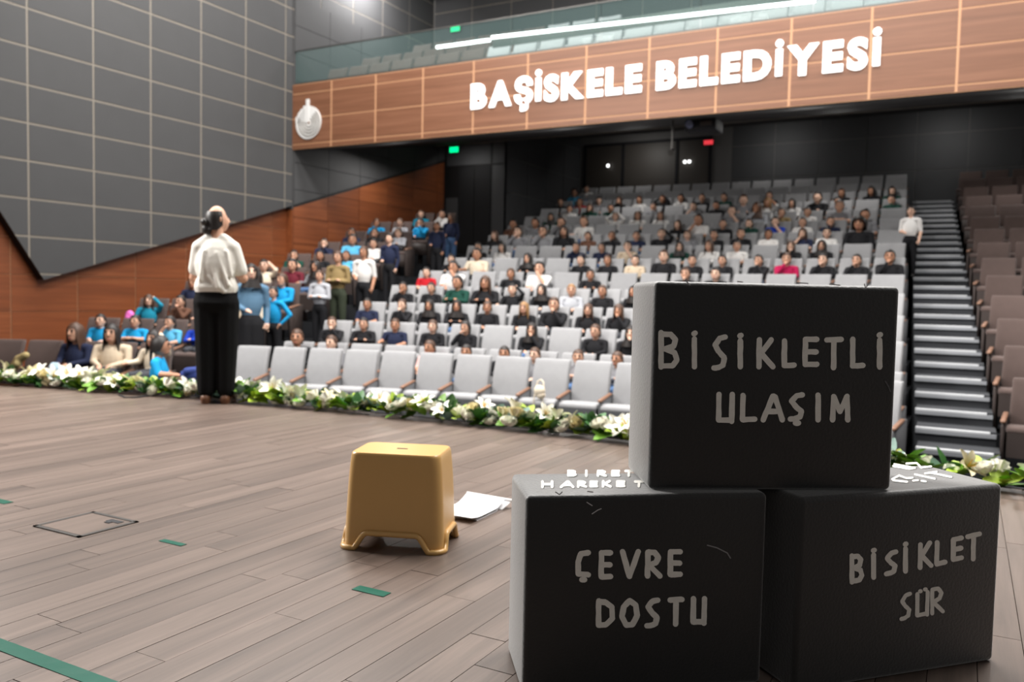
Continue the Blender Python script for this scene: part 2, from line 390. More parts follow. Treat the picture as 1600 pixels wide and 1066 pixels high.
for k_, (x0, x1, z0, z1) in enumerate(((-12.42, -12.05, 2.2, 3.6), (-12.0, -11.55, 2.2, 4.4), (-11.5, -11.05, 2.2, 4.4), (-11.0, -10.64, 2.2, 4.4), (-12.42, -11.05, 4.45, 5.2), (-11.0, -10.64, 4.45, 5.2))):
    mm = MB(); mm.box(x0, x1, 18.93, 18.95, z0, z1); link('panel', mm.mesh('panel', M_soffit if 0 < k_ < 3 else M_dark), wbl)
b = MB(); b.box(-10.75, -10.6, 18.95, YB, -.9, 6.4); wv = struct(link('wall_vestibule', b.mesh('wall_vestibule', M_darkj)), 'dark panelled vestibule wall beside the top centre rows')
for i in range(4):
    for j in range(5):
        mm = MB(); y0 = 18.95+1.15*i; mm.box(-10.6, -10.588, y0+.012, y0+1.15-.012, 1.9+.9*j+.012, 1.9+.9*(j+1)-.012); link('panel', mm.mesh('panel', M_dark), wv)
# control-room window
wr = struct(empty('window_1', (-8.45, YB-.02, 3.6)), 'dark glazed window in the rear wall')
m = MB()
for x in (-1.95, -.72, .93, 1.9): m.box(x-.04, x+.04, -.04, .02, 0, 1.98)
m.box(-1.99, 1.94, -.04, .02, -.06, .02); m.box(-1.99, 1.94, -.04, .02, 1.96, 2.04)
link('window_frame', m.mesh('window_frame', M_blackplastic), wr)
for x0, x1 in ((-1.91, -.76), (-.68, .89), (.97, 1.86)):
    m = MB(); m.box(x0, x1, -.005, .015, .02, 1.96); link('pane', m.mesh('pane', M_glassdark), wr)
# ---- balcony: soffit, fascia, floor, back wall
m = MB(); m.prism([(-12.45, YF+.02, 3.93), (-12.45, YB+.2, 5.90), (-12.45, YB+.2, 6.1), (-12.45, YF+.02, 4.2)], (20.5, 0, 0))
struct(link('ceiling_soffit', m.mesh('ceiling_soffit', M_soffit)), 'dark sloping soffit under the balcony')
m = MB(); m.box(-12.45, 8, YF+.06, 18.3, 4.892, 4.9); struct(link('floor_balcony', m.mesh('floor_balcony', M_carpet)), 'balcony floor')
for r in range(3):
    m = MB(); m.box(-12.4, 8, YF+.75+.85*r, 18.3, 4.9, 4.98+.42*r); link('tier', m.mesh('tier', M_carpet), bpy.data.objects['floor_balcony'])
fas = MB(); fas.box(-12.6, 8.2, YF, YF+.06, 3.95, 5.27)
fascia = struct(link('wall_balcony_front', fas.mesh('wall_balcony_front', M_joint)), 'wooden panelled balcony front')
FX = [-12.6]+[-11.41+1.1145*i for i in range(18)]
FZ = [3.95, 4.05, 4.57, 5.08, 5.27]
for i in range(len(FX)-1):
    for j in range(4):
        m = MB(); m.box(FX[i]+.018, FX[i+1]-.018, YF-.005, YF, FZ[j]+.012, FZ[j+1]-.012); link('wood_panel', m.mesh('wood_panel', M_fascia), fascia)
panelled('wall_balcony_back', 'grey panelled rear wall of the balcony', -12.45, 8, 18.3, 4.9, 10.5, 1.15, 1.1, M_acou, M_acouj)
m = MB(); m.box(-12.6, 8, 4.5, 18.5, 10.4, 10.7); m.box(-12.45, 8, 17.2, 18.3, 8.62, 8.75)
struct(link('ceiling', m.mesh('ceiling', M_ceil)), 'grey hall ceiling with dropped part over the balcony')

# ---- glass balustrade
gb = tag(empty('glass_balustrade', (0, YF+.03, 5.27)), 'green-tinted glass balustrade standing on the wooden balcony front', 'balustrade')
for i in range(12):
    x0 = -12.4+1.7*i
    m = MB(); m.box(x0+.006, x0+1.694, -.006, .006, .03, .68); link('pane', m.mesh('pane', M_glass), gb)
m = MB(); m.box(-12.42, 8, -.02, .02, 0, .035); link('base_rail', m.mesh('base_rail', M_metal), gb)
m = MB(); m.box(-12.42, 8, -.012, .012, .68, .70); link('top_rail', m.mesh('top_rail', M_metal), gb)
# ---- glowing tubes standing in for a lamp's reflection in the glass
for k_, (x0, z0, x1, z1, lab) in enumerate(((-9.0, 5.67, -7.84, 5.66, 'short end of the bright white light reflection in balcony glass'), (-7.80, 5.70, -2.2, 5.53, 'long bright white light reflection in the balcony glass'))):
    L = empty('reflection_tube', ((x0+x1)/2, YF+.17, (z0+z1)/2)); tag(L, lab, 'lamp', 'light reflections in the balcony glass')
    m = MB(); m.tube([(x0-L.location.x, 0, z0-L.location.z), (x1-L.location.x, 0, z1-L.location.z)], .030, 8); link('tube', m.mesh('tube', M_refl), L)
    m = MB(); m.box(x0-L.location.x, x1-L.location.x, .03, .05, min(z0, z1)-L.location.z-.01, max(z0, z1)-L.location.z+.01); link('housing', m.mesh('housing', M_metal), L)  # backing bar added behind the glowing tube

# ================================================================== SEATS
def seat_parts(fab, shell):
    P = {}
    W = .243; HB = CH
    rows_f, rows_b = [], []
    for i in range(11):                     # backrest: S-curved pad, dished in the middle, thin rolled top
        t = i/10; z = .44+(HB-.44)*t; y = .16+.13*t-.035*math.sin(math.pi*t)
        ww = W*(1-.04*t)
        rows_f.append([(ww*s, y-.035-.028*s*s, z) for s in (-1, -.8, -.4, 0, .4, .8, 1)])
        rows_b.append([(ww*s, y+.055-.03*s*s, z) for s in (-1, -.8, -.4, 0, .4, .8, 1)])
    m = MB(); ring = [rows_f[i]+list(reversed(rows_b[i])) for i in range(11)]
    m.grid(ring, True); m.poly(list(reversed(ring[0]))); m.poly(ring[-1])
    P['backrest'] = bevel_mesh(m.mesh('backrest', fab), .014, 2, 40)
    m = MB(); m.prism([(-W, -.29, .455), (-W, .15, .43), (-W, .15, .50), (-W, -.20, .535), (-W, -.28, .515)], (2*W, 0, 0))
    P['seat'] = bevel_mesh(m.mesh('seat', fab), .02, 2, 30)
    m = MB(); m.prism([(-W+.01, -.27, .20), (-W+.01, .18, .24), (-W+.01, .15, .44), (-W+.01, -.285, .46)], (2*W-.02, 0, 0)); m.box(-.04, .04, -.05, .05, 0, .24)
    P['seat_shell'] = m.mesh('seat_shell', shell)
    x = PITCHX/2
    m = MB(); m.prism([(x-.018, -.24, 0), (x-.018, .22, 0), (x-.018, .24, .62), (x-.018, -.22, .565), (x-.018, -.27, .52)], (.036, 0, 0))
    P['side_panel'] = bevel_mesh(m.mesh('side_panel', shell), .008, 1)
    m = MB(); m.prism([(x-.026, -.29, .55), (x-.026, .12, .605), (x-.026, .12, .632), (x-.026, -.28, .585)], (.052, 0, 0))
    P['armrest'] = bevel_mesh(m.mesh('armrest', M_arm), .01, 1)
    j = MB()                                 # the same chair as one mesh for the far rows
    for key, mi in (('backrest', 0), ('seat', 0), ('seat_shell', 1), ('side_panel', 1), ('armrest', 2)):
        me = P[key]; base = len(j.v); j.v += [tuple(v.co) for v in me.vertices]
        for p in me.polygons: j.f.append(tuple(base+i for i in p.vertices)); j.m.append(mi)
    P['joined'] = bevel_mesh(j.mesh('chair_small', [fab, shell, M_arm], True), .0001, 1, 178)
    return P
PG = seat_parts(M_seatg, M_shellg); PB = seat_parts(M_seatb, M_shellb)
def onscreen(x, y, z):
    q = Vector((x, y, z))-CC; d = q.dot(CF); return -25 < 800+FPX*q.dot(CR)/d < 1628
def put_chair(P, x, y, z, rz, label, group, detail, first=False, nm='auditorium_chair'):
    if not (onscreen(x-.3, y, z+.8) or onscreen(x+.3, y, z+.8)): return
    if not detail:
        o = link(nm, P['joined'], None, (x, y, z), (0, 0, rz))
    else:
        o = empty(nm, (x, y, z), rz)
        for key in ('backrest', 'seat', 'seat_shell'): link(key, P[key], o)
        sp = link('side_panel', P['side_panel'], o); link('armrest', P['armrest'], sp)
        if first:
            sp = link('side_panel', P['side_panel'], o); sp.location.x = -PITCHX; link('armrest', P['armrest'], sp)
    return tag(o, label, 'chair', group)
SEATS = {}
def rslope(fn, k, x): return math.atan2(fn(k, x+.1)-fn(k, x-.1), .2)
for k in range(15):
    # centre block
    x = XR(rowy(k, -1))-PITCHX/2; n = 0; lst = []
    while x-PITCHX/2 > XL(k)-(.42 if k == 0 else .05):
        a = rslope(rowy, k, x); lst.append((x, rowy(k, x), a)); x -= PITCHX*math.cos(a)
    for n, (x, y, a) in enumerate(lst):
        ox, oy = x+.30*math.sin(a), y-.30*math.cos(a)
        put_chair(PG, ox, oy, topC(k)-CH, a, f'grey upholstered chair, {ORD[k+1]} row of centre block, {ORD[n+1]} seat from right aisle', 'grey chairs of the centre block', k < 8, n == len(lst)-1)
    SEATS['C', k] = lst
    # left block
    if k < 10:
        x = XLL(k)-PITCHX/2; lst = []
        while x-PITCHX/2 > (-12.62 if k == 0 else -12.42):
            a = rslope(rowyL, k, x); lst.append((x, rowyL(k, x), a)); x -= PITCHX*math.cos(a)
        for n, (x, y, a) in enumerate(lst):
            ox, oy = x+.30*math.sin(a), y-.30*math.cos(a)
            put_chair(PB, ox, oy, topL(k)-CH, a, f'brown upholstered chair, {ORD[k+1]} row of left block, {ORD[n+1]} seat from its aisle', 'brown chairs of the left block', k < 7, n == len(lst)-1, 'theatre_seat')
        SEATS['L', k] = lst
    # right block
    if k > 0:
        x = XRR(rowy(k, .4))+PITCHX/2+.03
        for n in range(5):
            y = 9.57+SPY*k-.10*(x-.4); a = -.1
            put_chair(PB, x+.30*math.sin(a), y-.30*math.cos(a), topC(k)-CH, a, f'brown upholstered chair, {ORD[k]} row of right block, {ORD[n+1]} seat from the stairs', 'brown chairs of the right block', k < 9, n == 0, 'theatre_seat')
            x += PITCHX
# balcony seats
for r in range(3):
    for n in range(26):
        x = -11.9+.56*n+.2*r; brown = x < -8.1
        if r == 2 and not (-11.0 < x < -6.3): continue
        if n > 21: continue
        put_chair(PB if brown else PG, x, YF+.55+.85*r, 4.98+.42*r-.22, 0, f"{'brown' if brown else 'pale grey'} balcony chair, {ORD[r+1]} balcony row, {ORD[n+1]} from the left wall", 'chairs on the balcony', False, False, 'balcony_seat')

# ================================================================== FOREGROUND BLOCKS WITH PAINTED WORDS
GL = {  # strokes in a unit box, y downwards
 'B': [[(.08, 0), (.08, 1)], [(.08, .04), (.6, .05), (.85, .2), (.75, .4), (.3, .48)], [(.3, .48), (.8, .58), (.92, .8), (.7, .96), (.08, .97)]],
 'I': [[(.5, 0), (.5, 1)]], 'i': [[(.5, .14), (.5, 1)], [(.42, -.02), (.62, -.04)]],
 'S': [[(.92, .06), (.5, .1), (.15, .3), (.45, .5), (.85, .68), (.75, .9), (.4, .97), (.06, .98)]],
 'K': [[(.15, 0), (.12, 1)], [(.85, 0), (.25, .5), (.95, 1)]], 'L': [[(.15, 0), (.12, .96), (.95, .94)]],
 'E': [[(.95, .04), (.12, .04), (.1, .96), (.95, .95)], [(.12, .5), (.9, .5)]], 'T': [[(.02, .06), (.98, .04)], [(.5, .05), (.46, 1)]],
 'U': [[(.1, 0), (.08, .95), (.8, .95)], [(.92, 0), (.88, 1)]], 'A': [[(.04, 1), (.5, .03), (.62, .06), (.96, 1)], [(.25, .65), (.8, .65)]],
 'M': [[(.08, 1), (.14, .03), (.5, .65), (.9, .02), (.94, 1)]], 'V': [[(.04, 0), (.45, 1), (.96, 0)]],
 'R': [[(.1, 1), (.12, .04), (.6, .05), (.85, .25), (.7, .45), (.2, .56), (.95, 1)]], 'D': [[(.1, 0), (.08, .97), (.5, .95), (.88, .7), (.85, .25), (.5, .06), (.1, .03)]],
 'O': [[(.5, .02), (.15, .25), (.05, .65), (.3, .97), (.65, .95), (.93, .6), (.85, .2), (.5, .02)]], 'C': [[(.95, .06), (.35, .1), (.12, .4), (.12, .9), (.95, .94)]],
 'H': [[(.1, 0), (.1, 1)], [(.9, 0), (.9, 1)], [(.1, .5), (.9, .5)]],
 'cedilla': [[(.42, 1.13), (.64, 1.13)]], 'dots': [[(.3, -.1), (.36, -.1)], [(.7, -.14), (.76, -.14)]]}
def strokes_mesh(lines, wpx, p, n, nm, material, thick=.0012):
    """thick painted strokes given in photo pixels, laid on the plane through p with normal n"""
    m = MB(); rr = random.Random(hash((round(lines[0][0][0]), round(lines[0][0][1]))) % 9999)
    lift = [thick]
    def put(q): return onplane(q[0], q[1], p, n)+n*lift[0]
    for ln in lines:
        pts = [Vector((a, b)) for a, b in ln]
        for a, b in zip(pts, pts[1:]):
            d = (b-a); L = d.length
            if L < .01: continue
            d /= L; q = Vector((-d.y, d.x)); k = max(2, int(L/9))
            up, dn = [], []; lift[0] += .00004
            for i in range(k+1):
                c = a+(b-a)*i/k; up.append(put(c+q*wpx*rr.uniform(.44, .54))); dn.append(put(c-q*wpx*rr.uniform(.44, .54)))
            m.grid([up, dn])
        for a in pts:
            lift[0] += .00004; m.poly([put(a+Vector((math.cos(t), math.sin(t)))*wpx*.49) for t in [2*math.pi*i/9 for i in range(9)]])
    return m.mesh(nm, material)
def word(parent, text, boxes, wpx, p, n):
    inv = parent.matrix_world.inverted()
    for ch, (u0, v0, u1, v1, *sh) in zip(text, boxes):
        sl = sh[0] if sh else 0
        base = {'Ş': ['S', 'cedilla'], 'Ç': ['C', 'cedilla'], 'Ü': ['U', 'dots'], 'İ': ['i']}.get(ch, [ch])
        lines = [[(u0+(u1-u0)*x, v0+(v1-v0)*y+sl*(x-.5)*(u1-u0)) for x, y in st] for g in base for st in GL[g]]
        me = strokes_mesh(lines, wpx, p, n, 'painted_letter', M_paint); me.transform(inv)
        link('painted_letter', me, parent)
def extra(parent, lines, wpx, p, n, nm, material):
    me = strokes_mesh(lines, wpx, p, n, nm, material); me.transform(parent.matrix_world.inverted()); link(nm, me, parent)
def block(nm, p0, ang, w, d, z0, h, label):
    """foam block; p0 = front left bottom corner, front edge runs along ang"""
    fx = Vector((math.cos(ang), math.sin(ang), 0)); nb = Vector((-math.sin(ang), math.cos(ang), 0))
    o = empty(nm, (p0[0], p0[1], z0), ang); tag(o, label, 'foam block', 'painted foam blocks')
    m = MB(); m.box(0, w, 0, d, 0, h); me = m.mesh('body', M_foam)
    bm = bmesh.new(); bm.from_mesh(me); bmesh.ops.subdivide_edges(bm, edges=bm.edges, cuts=1, use_grid_fill=True); bm.to_mesh(me); bm.free()
    bevel_mesh(me, .015, 4, 40)
    rnd = random.Random(3)
    link('body', me, o); bpy.context.view_layer.update()
    fp = Vector((p0[0], p0[1], z0)); return o, fp, -nb
def cv(ox, oy, sc, L): return [(ox+a/sc, oy+b/sc, ox+c/sc, oy+d/sc, *r) for a, b, c, d, *r in L]
ZT = .515; UP = Vector((0, 0, 1))
aL = math.radians(36.5)
# left lower block
pL = onz(815, 1086); 
bl, fp, fn = block('foam_block', pL, aL, .645, .27, 0, ZT, 'black painted foam block lettered ÇEVRE DOSTU, lower left of the stack')
word(bl, 'ÇEVRE', cv(790, 850, 3.556, [(395, 40, 462, 180), (525, 43, 585, 188), (645, 43, 740, 180), (780, 40, 860, 178), (908, 38, 972, 175)]), 9, fp, fn)
word(bl, 'DOSTU', cv(790, 850, 3.556, [(508, 316, 604, 455), (641, 312, 737, 455), (780, 303, 850, 457), (912, 303, 980, 445), (1035, 304, 1110, 440)]), 9, fp, fn)
tp = Vector((0, 0, ZT))
word(bl, 'BIRET', cv(780, 700, 5.33, [(570, 194, 640, 236), (700, 194, 750, 236), (815, 194, 890, 236), (935, 194, 1000, 236), (1050, 194, 1110, 236)]), 4.0, tp, UP)
word(bl, 'HAREKET', cv(780, 700, 5.33, [(350, 284, 450, 330), (510, 284, 620, 330), (650, 284, 725, 328), (755, 284, 815, 326), (855, 282, 930, 326), (975, 282, 1045, 324), (1130, 282, 1200, 324)]), 4.2, tp, UP)
extra(bl, [[(925, 803), (934, 797), (939, 795)], [(917, 785), (925, 790)]], 1.6, fp, fn, 'scuff', M_chip)
extra(bl, [[(1105, 852), (1120, 856), (1136, 864), (1141, 872)]], 2.0, fp, fn, 'scuff', M_seatg)
# right lower block
aR = math.radians(47.5); wR = .69; pe = onz(1553, 1033)
pR = (pe.x-wR*math.cos(aR), pe.y-wR*math.sin(aR))
br, fp, fn = block('foam_block', pR, aR, wR, .28, 0, ZT, 'black painted foam block lettered BİSİKLET SÜR, lower right of the stack')
word(br, 'BİSİKLET', cv(780, 420, 1.65, [(906, 738, 936, 806, -.15), (957, 728, 972, 796), (995, 728, 1024, 786, -.15), (1040, 712, 1053, 780), (1080, 709, 1114, 768, -.2), (1124, 704, 1150, 762, -.2), (1167, 694, 1192, 750, -.2), (1206, 684, 1238, 748, -.2)]), 8, fp, fn)
word(br, 'SÜR', cv(780, 420, 1.65, [(1034, 836, 1060, 902, -.2), (1074, 836, 1106, 894, -.2), (1112, 822, 1144, 886, -.2)]), 6.6, fp, fn)
R6 = lambda L: [[(1300+x/5.33, 660+y/5.33) for x, y in l] for l in L]
extra(br, R6([[(520, 352), (690, 384), (640, 392), (510, 368)], [(620, 348), (705, 343), (742, 382), (825, 372)]]), 3.2, tp, UP, 'painted_letter', M_paint)
extra(br, R6([[(500, 478), (560, 447), (620, 470), (670, 466)], [(510, 488), (625, 500)]]), 3.2, tp, UP, 'painted_letter', M_paint)
extra(br, R6([[(690, 437), (855, 474)], [(675, 490), (715, 486)], [(745, 492), (780, 497)]]), 3.2, tp, UP, 'painted_letter', M_paint)
extra(br, R6([[(775, 430), (870, 416)], [(812, 422), (992, 460)]]), 3.2, tp, UP, 'painted_letter', M_paint)
# top block
pT = onz(1013, 765.5, ZT+.001); pT2 = onz(1393, 767, ZT+.001); aT = math.atan2(pT2.y-pT.y, pT2.x-pT.x); wT = (pT2-pT).length
bt, fp, fn = block('foam_block', pT, aT, wT, .265, ZT+.001, .55, 'black painted foam block lettered BİSİKLETLİ ULAŞIM, on top of the two others')
word(bt, 'BİSİKLET', cv(960, 410, 5.33, [(375, 585, 530, 872), (640, 600, 690, 870), (820, 605, 930, 885), (1022, 618, 1072, 870), (1185, 645, 1325, 870), (1400, 655, 1500, 868), (1575, 632, 1690, 860), (1765, 632, 1890, 878)]), 8.8, fp, fn)
word(bt, 'Lİ', cv(1180, 410, 5.328, [(795, 640, 900, 872), (1008, 612, 1060, 872)]), 8.8, fp, fn)
word(bt, 'ULAŞIM', cv(980, 600, 3.556, [(500, 58, 590, 208), (630, 64, 712, 204), (750, 64, 865, 200), (900, 52, 978, 198), (1040, 62, 1078, 200), (1132, 66, 1230, 200)]), 8.8, fp, fn)
for q in ([(1350, 444), (1352, 450), (1356, 445)], [(1296, 444), (1312, 446)], [(1072, 440), (1078, 445)], [(1244, 442), (1262, 443)], [(1152, 440), (1160, 441)]): extra(bt, [q], 1.6, fp, fn, 'chip', M_chip)
for q in ([(868, 769), (874, 773), (878, 769)], [(918, 768), (926, 769)]): extra(bl, [q], 1.8, Vector((pL.x, pL.y, 0)), Vector((math.sin(aL), -math.cos(aL), 0)), 'chip', M_chip)
extra(bt, [[(1383, 596), (1388, 604), (1391, 612)]], 2.2, fp, fn, 'scuff', M_shellg)

# ================================================================== STOOL
def rrect(hx, hy, r, per=8):
    pts = []
    for cx, cy, a0 in ((hx-r, hy-r, 0), (-hx+r, hy-r, 90), (-hx+r, -hy+r, 180), (hx-r, -hy+r, 270)):
        for i in range(per+1): t = math.radians(a0+90*i/per); pts.append((cx+r*math.cos(t), cy+r*math.sin(t)))
    out = []
    for i, p in enumerate(pts):                      # densify straight runs
        q = pts[(i+1) % len(pts)]; d = math.hypot(q[0]-p[0], q[1]-p[1]); k = max(1, int(d/.012))
        for j in range(k): out.append((p[0]+(q[0]-p[0])*j/k, p[1]+(q[1]-p[1])*j/k))
    return out
HS = .385
st = tag(empty('step_stool', (-2.0, 2.755, 0), math.radians(20.4)), 'mustard yellow plastic stool standing on the stage floor', 'stool')
base = rrect(.205, .145, .045)
def sec(p, z):
    t = z/HS; f = 1-.085*t-.03*(t**6); return (p[0]*f, p[1]*(f-.02*t), z)
def zlow(p):
    if abs(p[1]) > .13: q = abs(p[0])/.112; h = .062
    elif abs(p[0]) > .19: q = abs(p[1])/.075; h = .060
    else: return 0
    if q > 1.25: return 0
    return h*min(1, max(0, (1.25-q)/.30))**.6
rows = [[sec(p, zlow(p)+(HS-.012-zlow(p))*t/14) for p in base] for t in range(15)]
rows.append([(p[0]*.88, p[1]*.86, HS-.004) for p in base]); rows.append([(p[0]*.86, p[1]*.835, HS) for p in base])
m = MB(); m.grid(rows, True); m.poly(rows[-1])
inner = [[(x*.965, y*.955, z if z < .1 else z-.004) for x, y, z in r] for r in rows[:15]]
n0 = len(m.v); m.grid([rows[0], inner[0]], True); m.grid(inner, True); m.poly(inner[-1])
link('body', m.mesh('body', M_stool, True), st)
m = MB(); pth = [Vector(sec(p, zlow(p)+.008))*1.0 for p in base]; pth = [Vector((p.x*1.02, p.y*1.03, p.z)) for p in pth]; pth.append(pth[0])
m.tube(pth, .0115, 8, cap=False); link('rim', m.mesh('rim', M_stool, True), st)
m = MB(); m.box(-.022, .022, -.006, .006, HS+.0002, HS+.0012); link('grip_slot', m.mesh('grip_slot', M_blackplastic), st)

# ================================================================== THINGS ON THE STAGE FLOOR
bk = tag(empty('notebook', (-2.0, 3.3, 0), math.radians(-3)), 'open white notebook with curled pages lying behind the stool', 'notebook')
m = MB(); rows = []
for i in range(13):
    t = i/12; y = -.16+.33*t; z = .012+.05*max(0, t-.72)**1.3/.28*.9+.012*max(0, .2-t)/.2
    rows.append([(x-.03*t, y, z+.004*math.sin(9*x)) for x in (-.11, -.06, 0, .06, .115)])
m.grid(rows); m.grid([[(a, b, 0.0015 if c < .02 else c-.004) for a, b, c in r] for r in rows]); link('pages', m.mesh('pages', M_paper, True), bk)
m = MB(); m.prism([(-.15, .12, .002), (.10, .12, .002), (.11, .19, .03), (-.14, .19, .03)], (0, .002, .003)); m.tube([(-.15, .19, .034), (.12, .19, .034)], .008, 8); link('curled_page', m.mesh('curled_page', M_paper), bk)
ht = tag(empty('floor_hatch', (-3.275, 2.23, .0005)), 'square metal-framed cable hatch set into the stage planks', 'hatch')
m = MB()
for x0, x1, y0, y1 in ((-.155, .155, -.14, -.122), (-.155, .155, .122, .14), (-.155, -.136, -.14, .14), (.136, .155, -.14, .14)): m.box(x0, x1, y0, y1, 0, .004)
link('frame', m.mesh('frame', M_metal), ht)
m = MB(); m.box(-.134, .134, -.118, .118, 0, .003); link('lid', m.mesh('lid', M_plank), ht)
m = MB(); m.box(.03, .11, .07, .10, .003, .005); m.box(.045, .075, .05, .07, .003, .006); link('handle', m.mesh('handle', M_blackplastic), ht)
for nm, x0, x1, y0, y1, lab in (('tape_mark', -4.02, -3.89, 2.235, 2.28, 'short green tape mark on stage floor at the left picture edge'), ('tape_mark', -2.82, -2.69, 2.232, 2.262, 'short green tape mark on planks right of the floor hatch'), ('tape_mark', -1.81, -1.675, 2.21, 2.255, 'short green tape mark on planks in front of the stool'), ('tape_strip', -3.3, -1.2, 1.318, 1.366, 'long green tape strip across planks at lower left corner')):
    m = MB(); nx = max(2, int((x1-x0)/.03)); cx, cy = (x0+x1)/2, (y0+y1)/2
    m.grid([[(x0-cx+(x1-x0)*i/nx, y-cy, .0012+.0006*random.random()) for i in range(nx+1)] for y in (y0, y1)]); m.box(x0-cx, x1-cx, y0-cy, y1-cy, 0, .001)
    tag(link(nm, m.mesh(nm, M_tape), None, (cx, cy, .0006)), lab, 'tape', 'green floor tapes')
cb = MB(); pts = [onz(u, v, .008) for u, v in ((186, 617), (195, 621), (212, 621), (230, 619), (246, 615), (262, 612))]
cb.tube(pts, .008, 6); c0 = pts[0]; me = cb.mesh('cable', M_blackplastic, True); me.transform(Matrix.Translation(-c0)); tag(link('cable', me, None, c0), 'thin black cable lying on the stage at the flower border', 'cable')

# ================================================================== FLOWER BORDER
gar = tag(empty('flower_garland', (-3.2, 5.55, 0)), 'long border of white lilies, roses and green leaves along the stage edge', 'flowers')
def leaf_mesh(nm, L, W, bend, material, n=5):
    m = MB()
    for k in range(n):
        a = 2*math.pi*k/n+random.uniform(-.4, .4); el = random.uniform(.35, 1.1); l = L*random.uniform(.75, 1.2); rows = []
        d = Vector((math.cos(a)*math.cos(el), math.sin(a)*math.cos(el), math.sin(el))); s = Vector((-math.sin(a), math.cos(a), 0))
        for t in (0, .25, .55, .8, 1):
            w = W*math.sin(math.pi*min(.97, t*.9+.08)); c = d*l*t+Vector((0, 0, -bend*l*t*t))
            rows.append([c-s*w+Vector((0, 0, .15*w)), c-Vector((0, 0, .1*w)), c+s*w+Vector((0, 0, .15*w))])
        m.grid(rows)
    return m.mesh(nm, material, True)
def lily_mesh(nm, material):
    m = MB()
    for k in range(6):
        a = 2*math.pi*k/6+.1*(k % 2); s = Vector((-math.sin(a), math.cos(a), 0)); rows = []
        for t in (0, .3, .6, .85, 1):
            r = .012+.078*t**1.2; z = .06*t**.7-.035*max(0, t-.6); w = .024*math.sin(math.pi*min(.96, t*.85+.1))
            c = Vector((math.cos(a)*r, math.sin(a)*r, z)); rows.append([c-s*w+Vector((0, 0, .008)), c, c+s*w+Vector((0, 0, .008))])
        m.grid(rows)
    for k in range(4):
        a = k*1.6; m.tube([(0, 0, 0), (math.cos(a)*.018, math.sin(a)*.018, .06)], .003, 4, 1)
    return m.mesh(nm, [material, M_stamen], True)
def rose_mesh(nm, material):
    m = MB()
    for lay, (R, n) in enumerate(((.016, 3), (.030, 5), (.044, 6))):
        for k in range(n):
            a = 2*math.pi*k/n+lay*.6; s = Vector((-math.sin(a), math.cos(a), 0)); o = Vector((math.cos(a), math.sin(a), 0)); w = R*1.05; rows = []
            for t in (0, .4, .75, 1): rows.append([o*R*(.5+.6*t-.1*(j*j))+s*w*j*math.sin(.4+1.3*t)+Vector((0, 0, .055*t*(1-.12*lay)+.004-.008*j*j)) for j in (-1, -.4, .4, 1)])
            m.grid(rows)
    return m.mesh(nm, material, True)
LE = [leaf_mesh('leaf_sprig', .125, .034, .2, mm, nn) for mm, nn in ((M_leaf, 6), (M_leaf2, 6), (M_leaf3, 5), (M_leaf, 5), (M_leaf4, 4), (M_leaf2, 5), (M_leaf3, 6))]
LI = [lily_mesh('lily', M_petal), lily_mesh('lily', M_petal2)]; RO = [rose_mesh('rose', M_petal), rose_mesh('rose', M_petal2)]
def gplace(nm, me, x, off, z, s, tilt):
    y = EDGE(x)+off; o = link(nm, me, gar, (x+3.2, y-5.55, z), (tilt, random.uniform(-.4, .4), random.uniform(0, 6.28))); o.scale = (s, s, s)
def gx(i, n):
    t = (i+random.random())/n
    return -9.4+t/.87*7.8 if t < .87 else -.7+(t-.87)/.13*2.0
for i in range(300):
    gplace('leaf_sprig', random.choice(LE), gx(i, 300), random.uniform(-.15, -.01), random.uniform(.012, .09), random.uniform(.95, 1.35), random.uniform(-.6, .6))
for i in range(150):
    if random.random() < .42: gplace('lily', random.choices(LI, (5, 1))[0], gx(i, 150), random.uniform(-.16, -.04), random.uniform(.08, .15), random.uniform(.95, 1.3), random.uniform(.3, .9))
    else: gplace('rose', random.choices(RO, (3, 1))[0], gx(i, 150), random.uniform(-.18, -.05), random.uniform(.03, .12), random.uniform(.95, 1.25), random.uniform(.2, .9))

# ================================================================== SIGNS AND FIXTURES
sign = tag(empty('wall_sign', (-8.1, YF-.02, 4.42)), 'white illuminated lettering across the wooden balcony front', 'sign')
TXT = 'BAŞİSKELE BELEDİYESİ'
def text_mesh(ch, size, ext, off):
    cu = bpy.data.curves.new('t', 'FONT'); cu.body = ch; cu.size = size; cu.extrude = ext; cu.offset = off; cu.resolution_u = 4
    ob = bpy.data.objects.new('t', cu); COL.objects.link(ob); dg = bpy.context.evaluated_depsgraph_get(); dg.update()
    me = bpy.data.meshes.new_from_object(ob.evaluated_get(dg)); adv = ob.dimensions.x
    bpy.data.objects.remove(ob); return me
letters = []
x = 0
for ch in TXT:
    if ch == ' ': x += .20; continue
    if ch == 'İ':
        m = MB(); m.prism([(0, 0, -.015), (.10, 0, -.015), (.10, .40, -.015), (0, .40, -.015)], (0, 0, .03)); m.prism([(.05+.058*math.cos(a), .485+.055*math.sin(a), -.015) for a in [2*math.pi*i/16 for i in range(16)]], (0, 0, .03)); me = m.mesh('letter', M_sign)
    else: me = text_mesh(ch, .585, .015, .028)
    xs_ = [v.co.x for v in me.vertices]; lo, hi = min(xs_), max(xs_)
    me.transform(Matrix.Translation((-lo, 0, 0))); letters.append((me, x, hi-lo)); x += hi-lo+.06
tot = x-.06; scx = 6.86/tot
for me, x, wd in letters:
    me.materials.clear(); me.materials.append(M_sign)
    me.transform(Matrix.Rotation(math.pi/2, 4, 'X')); me.transform(Matrix.Diagonal((scx, 1, 1, 1)))
    link('letter', me, sign, (x*scx, 0, 0))
em = tag(empty('wall_emblem', (-12.0, YF-.03, 4.47)), 'round white emblem with upright stem at left end of balcony front', 'emblem')
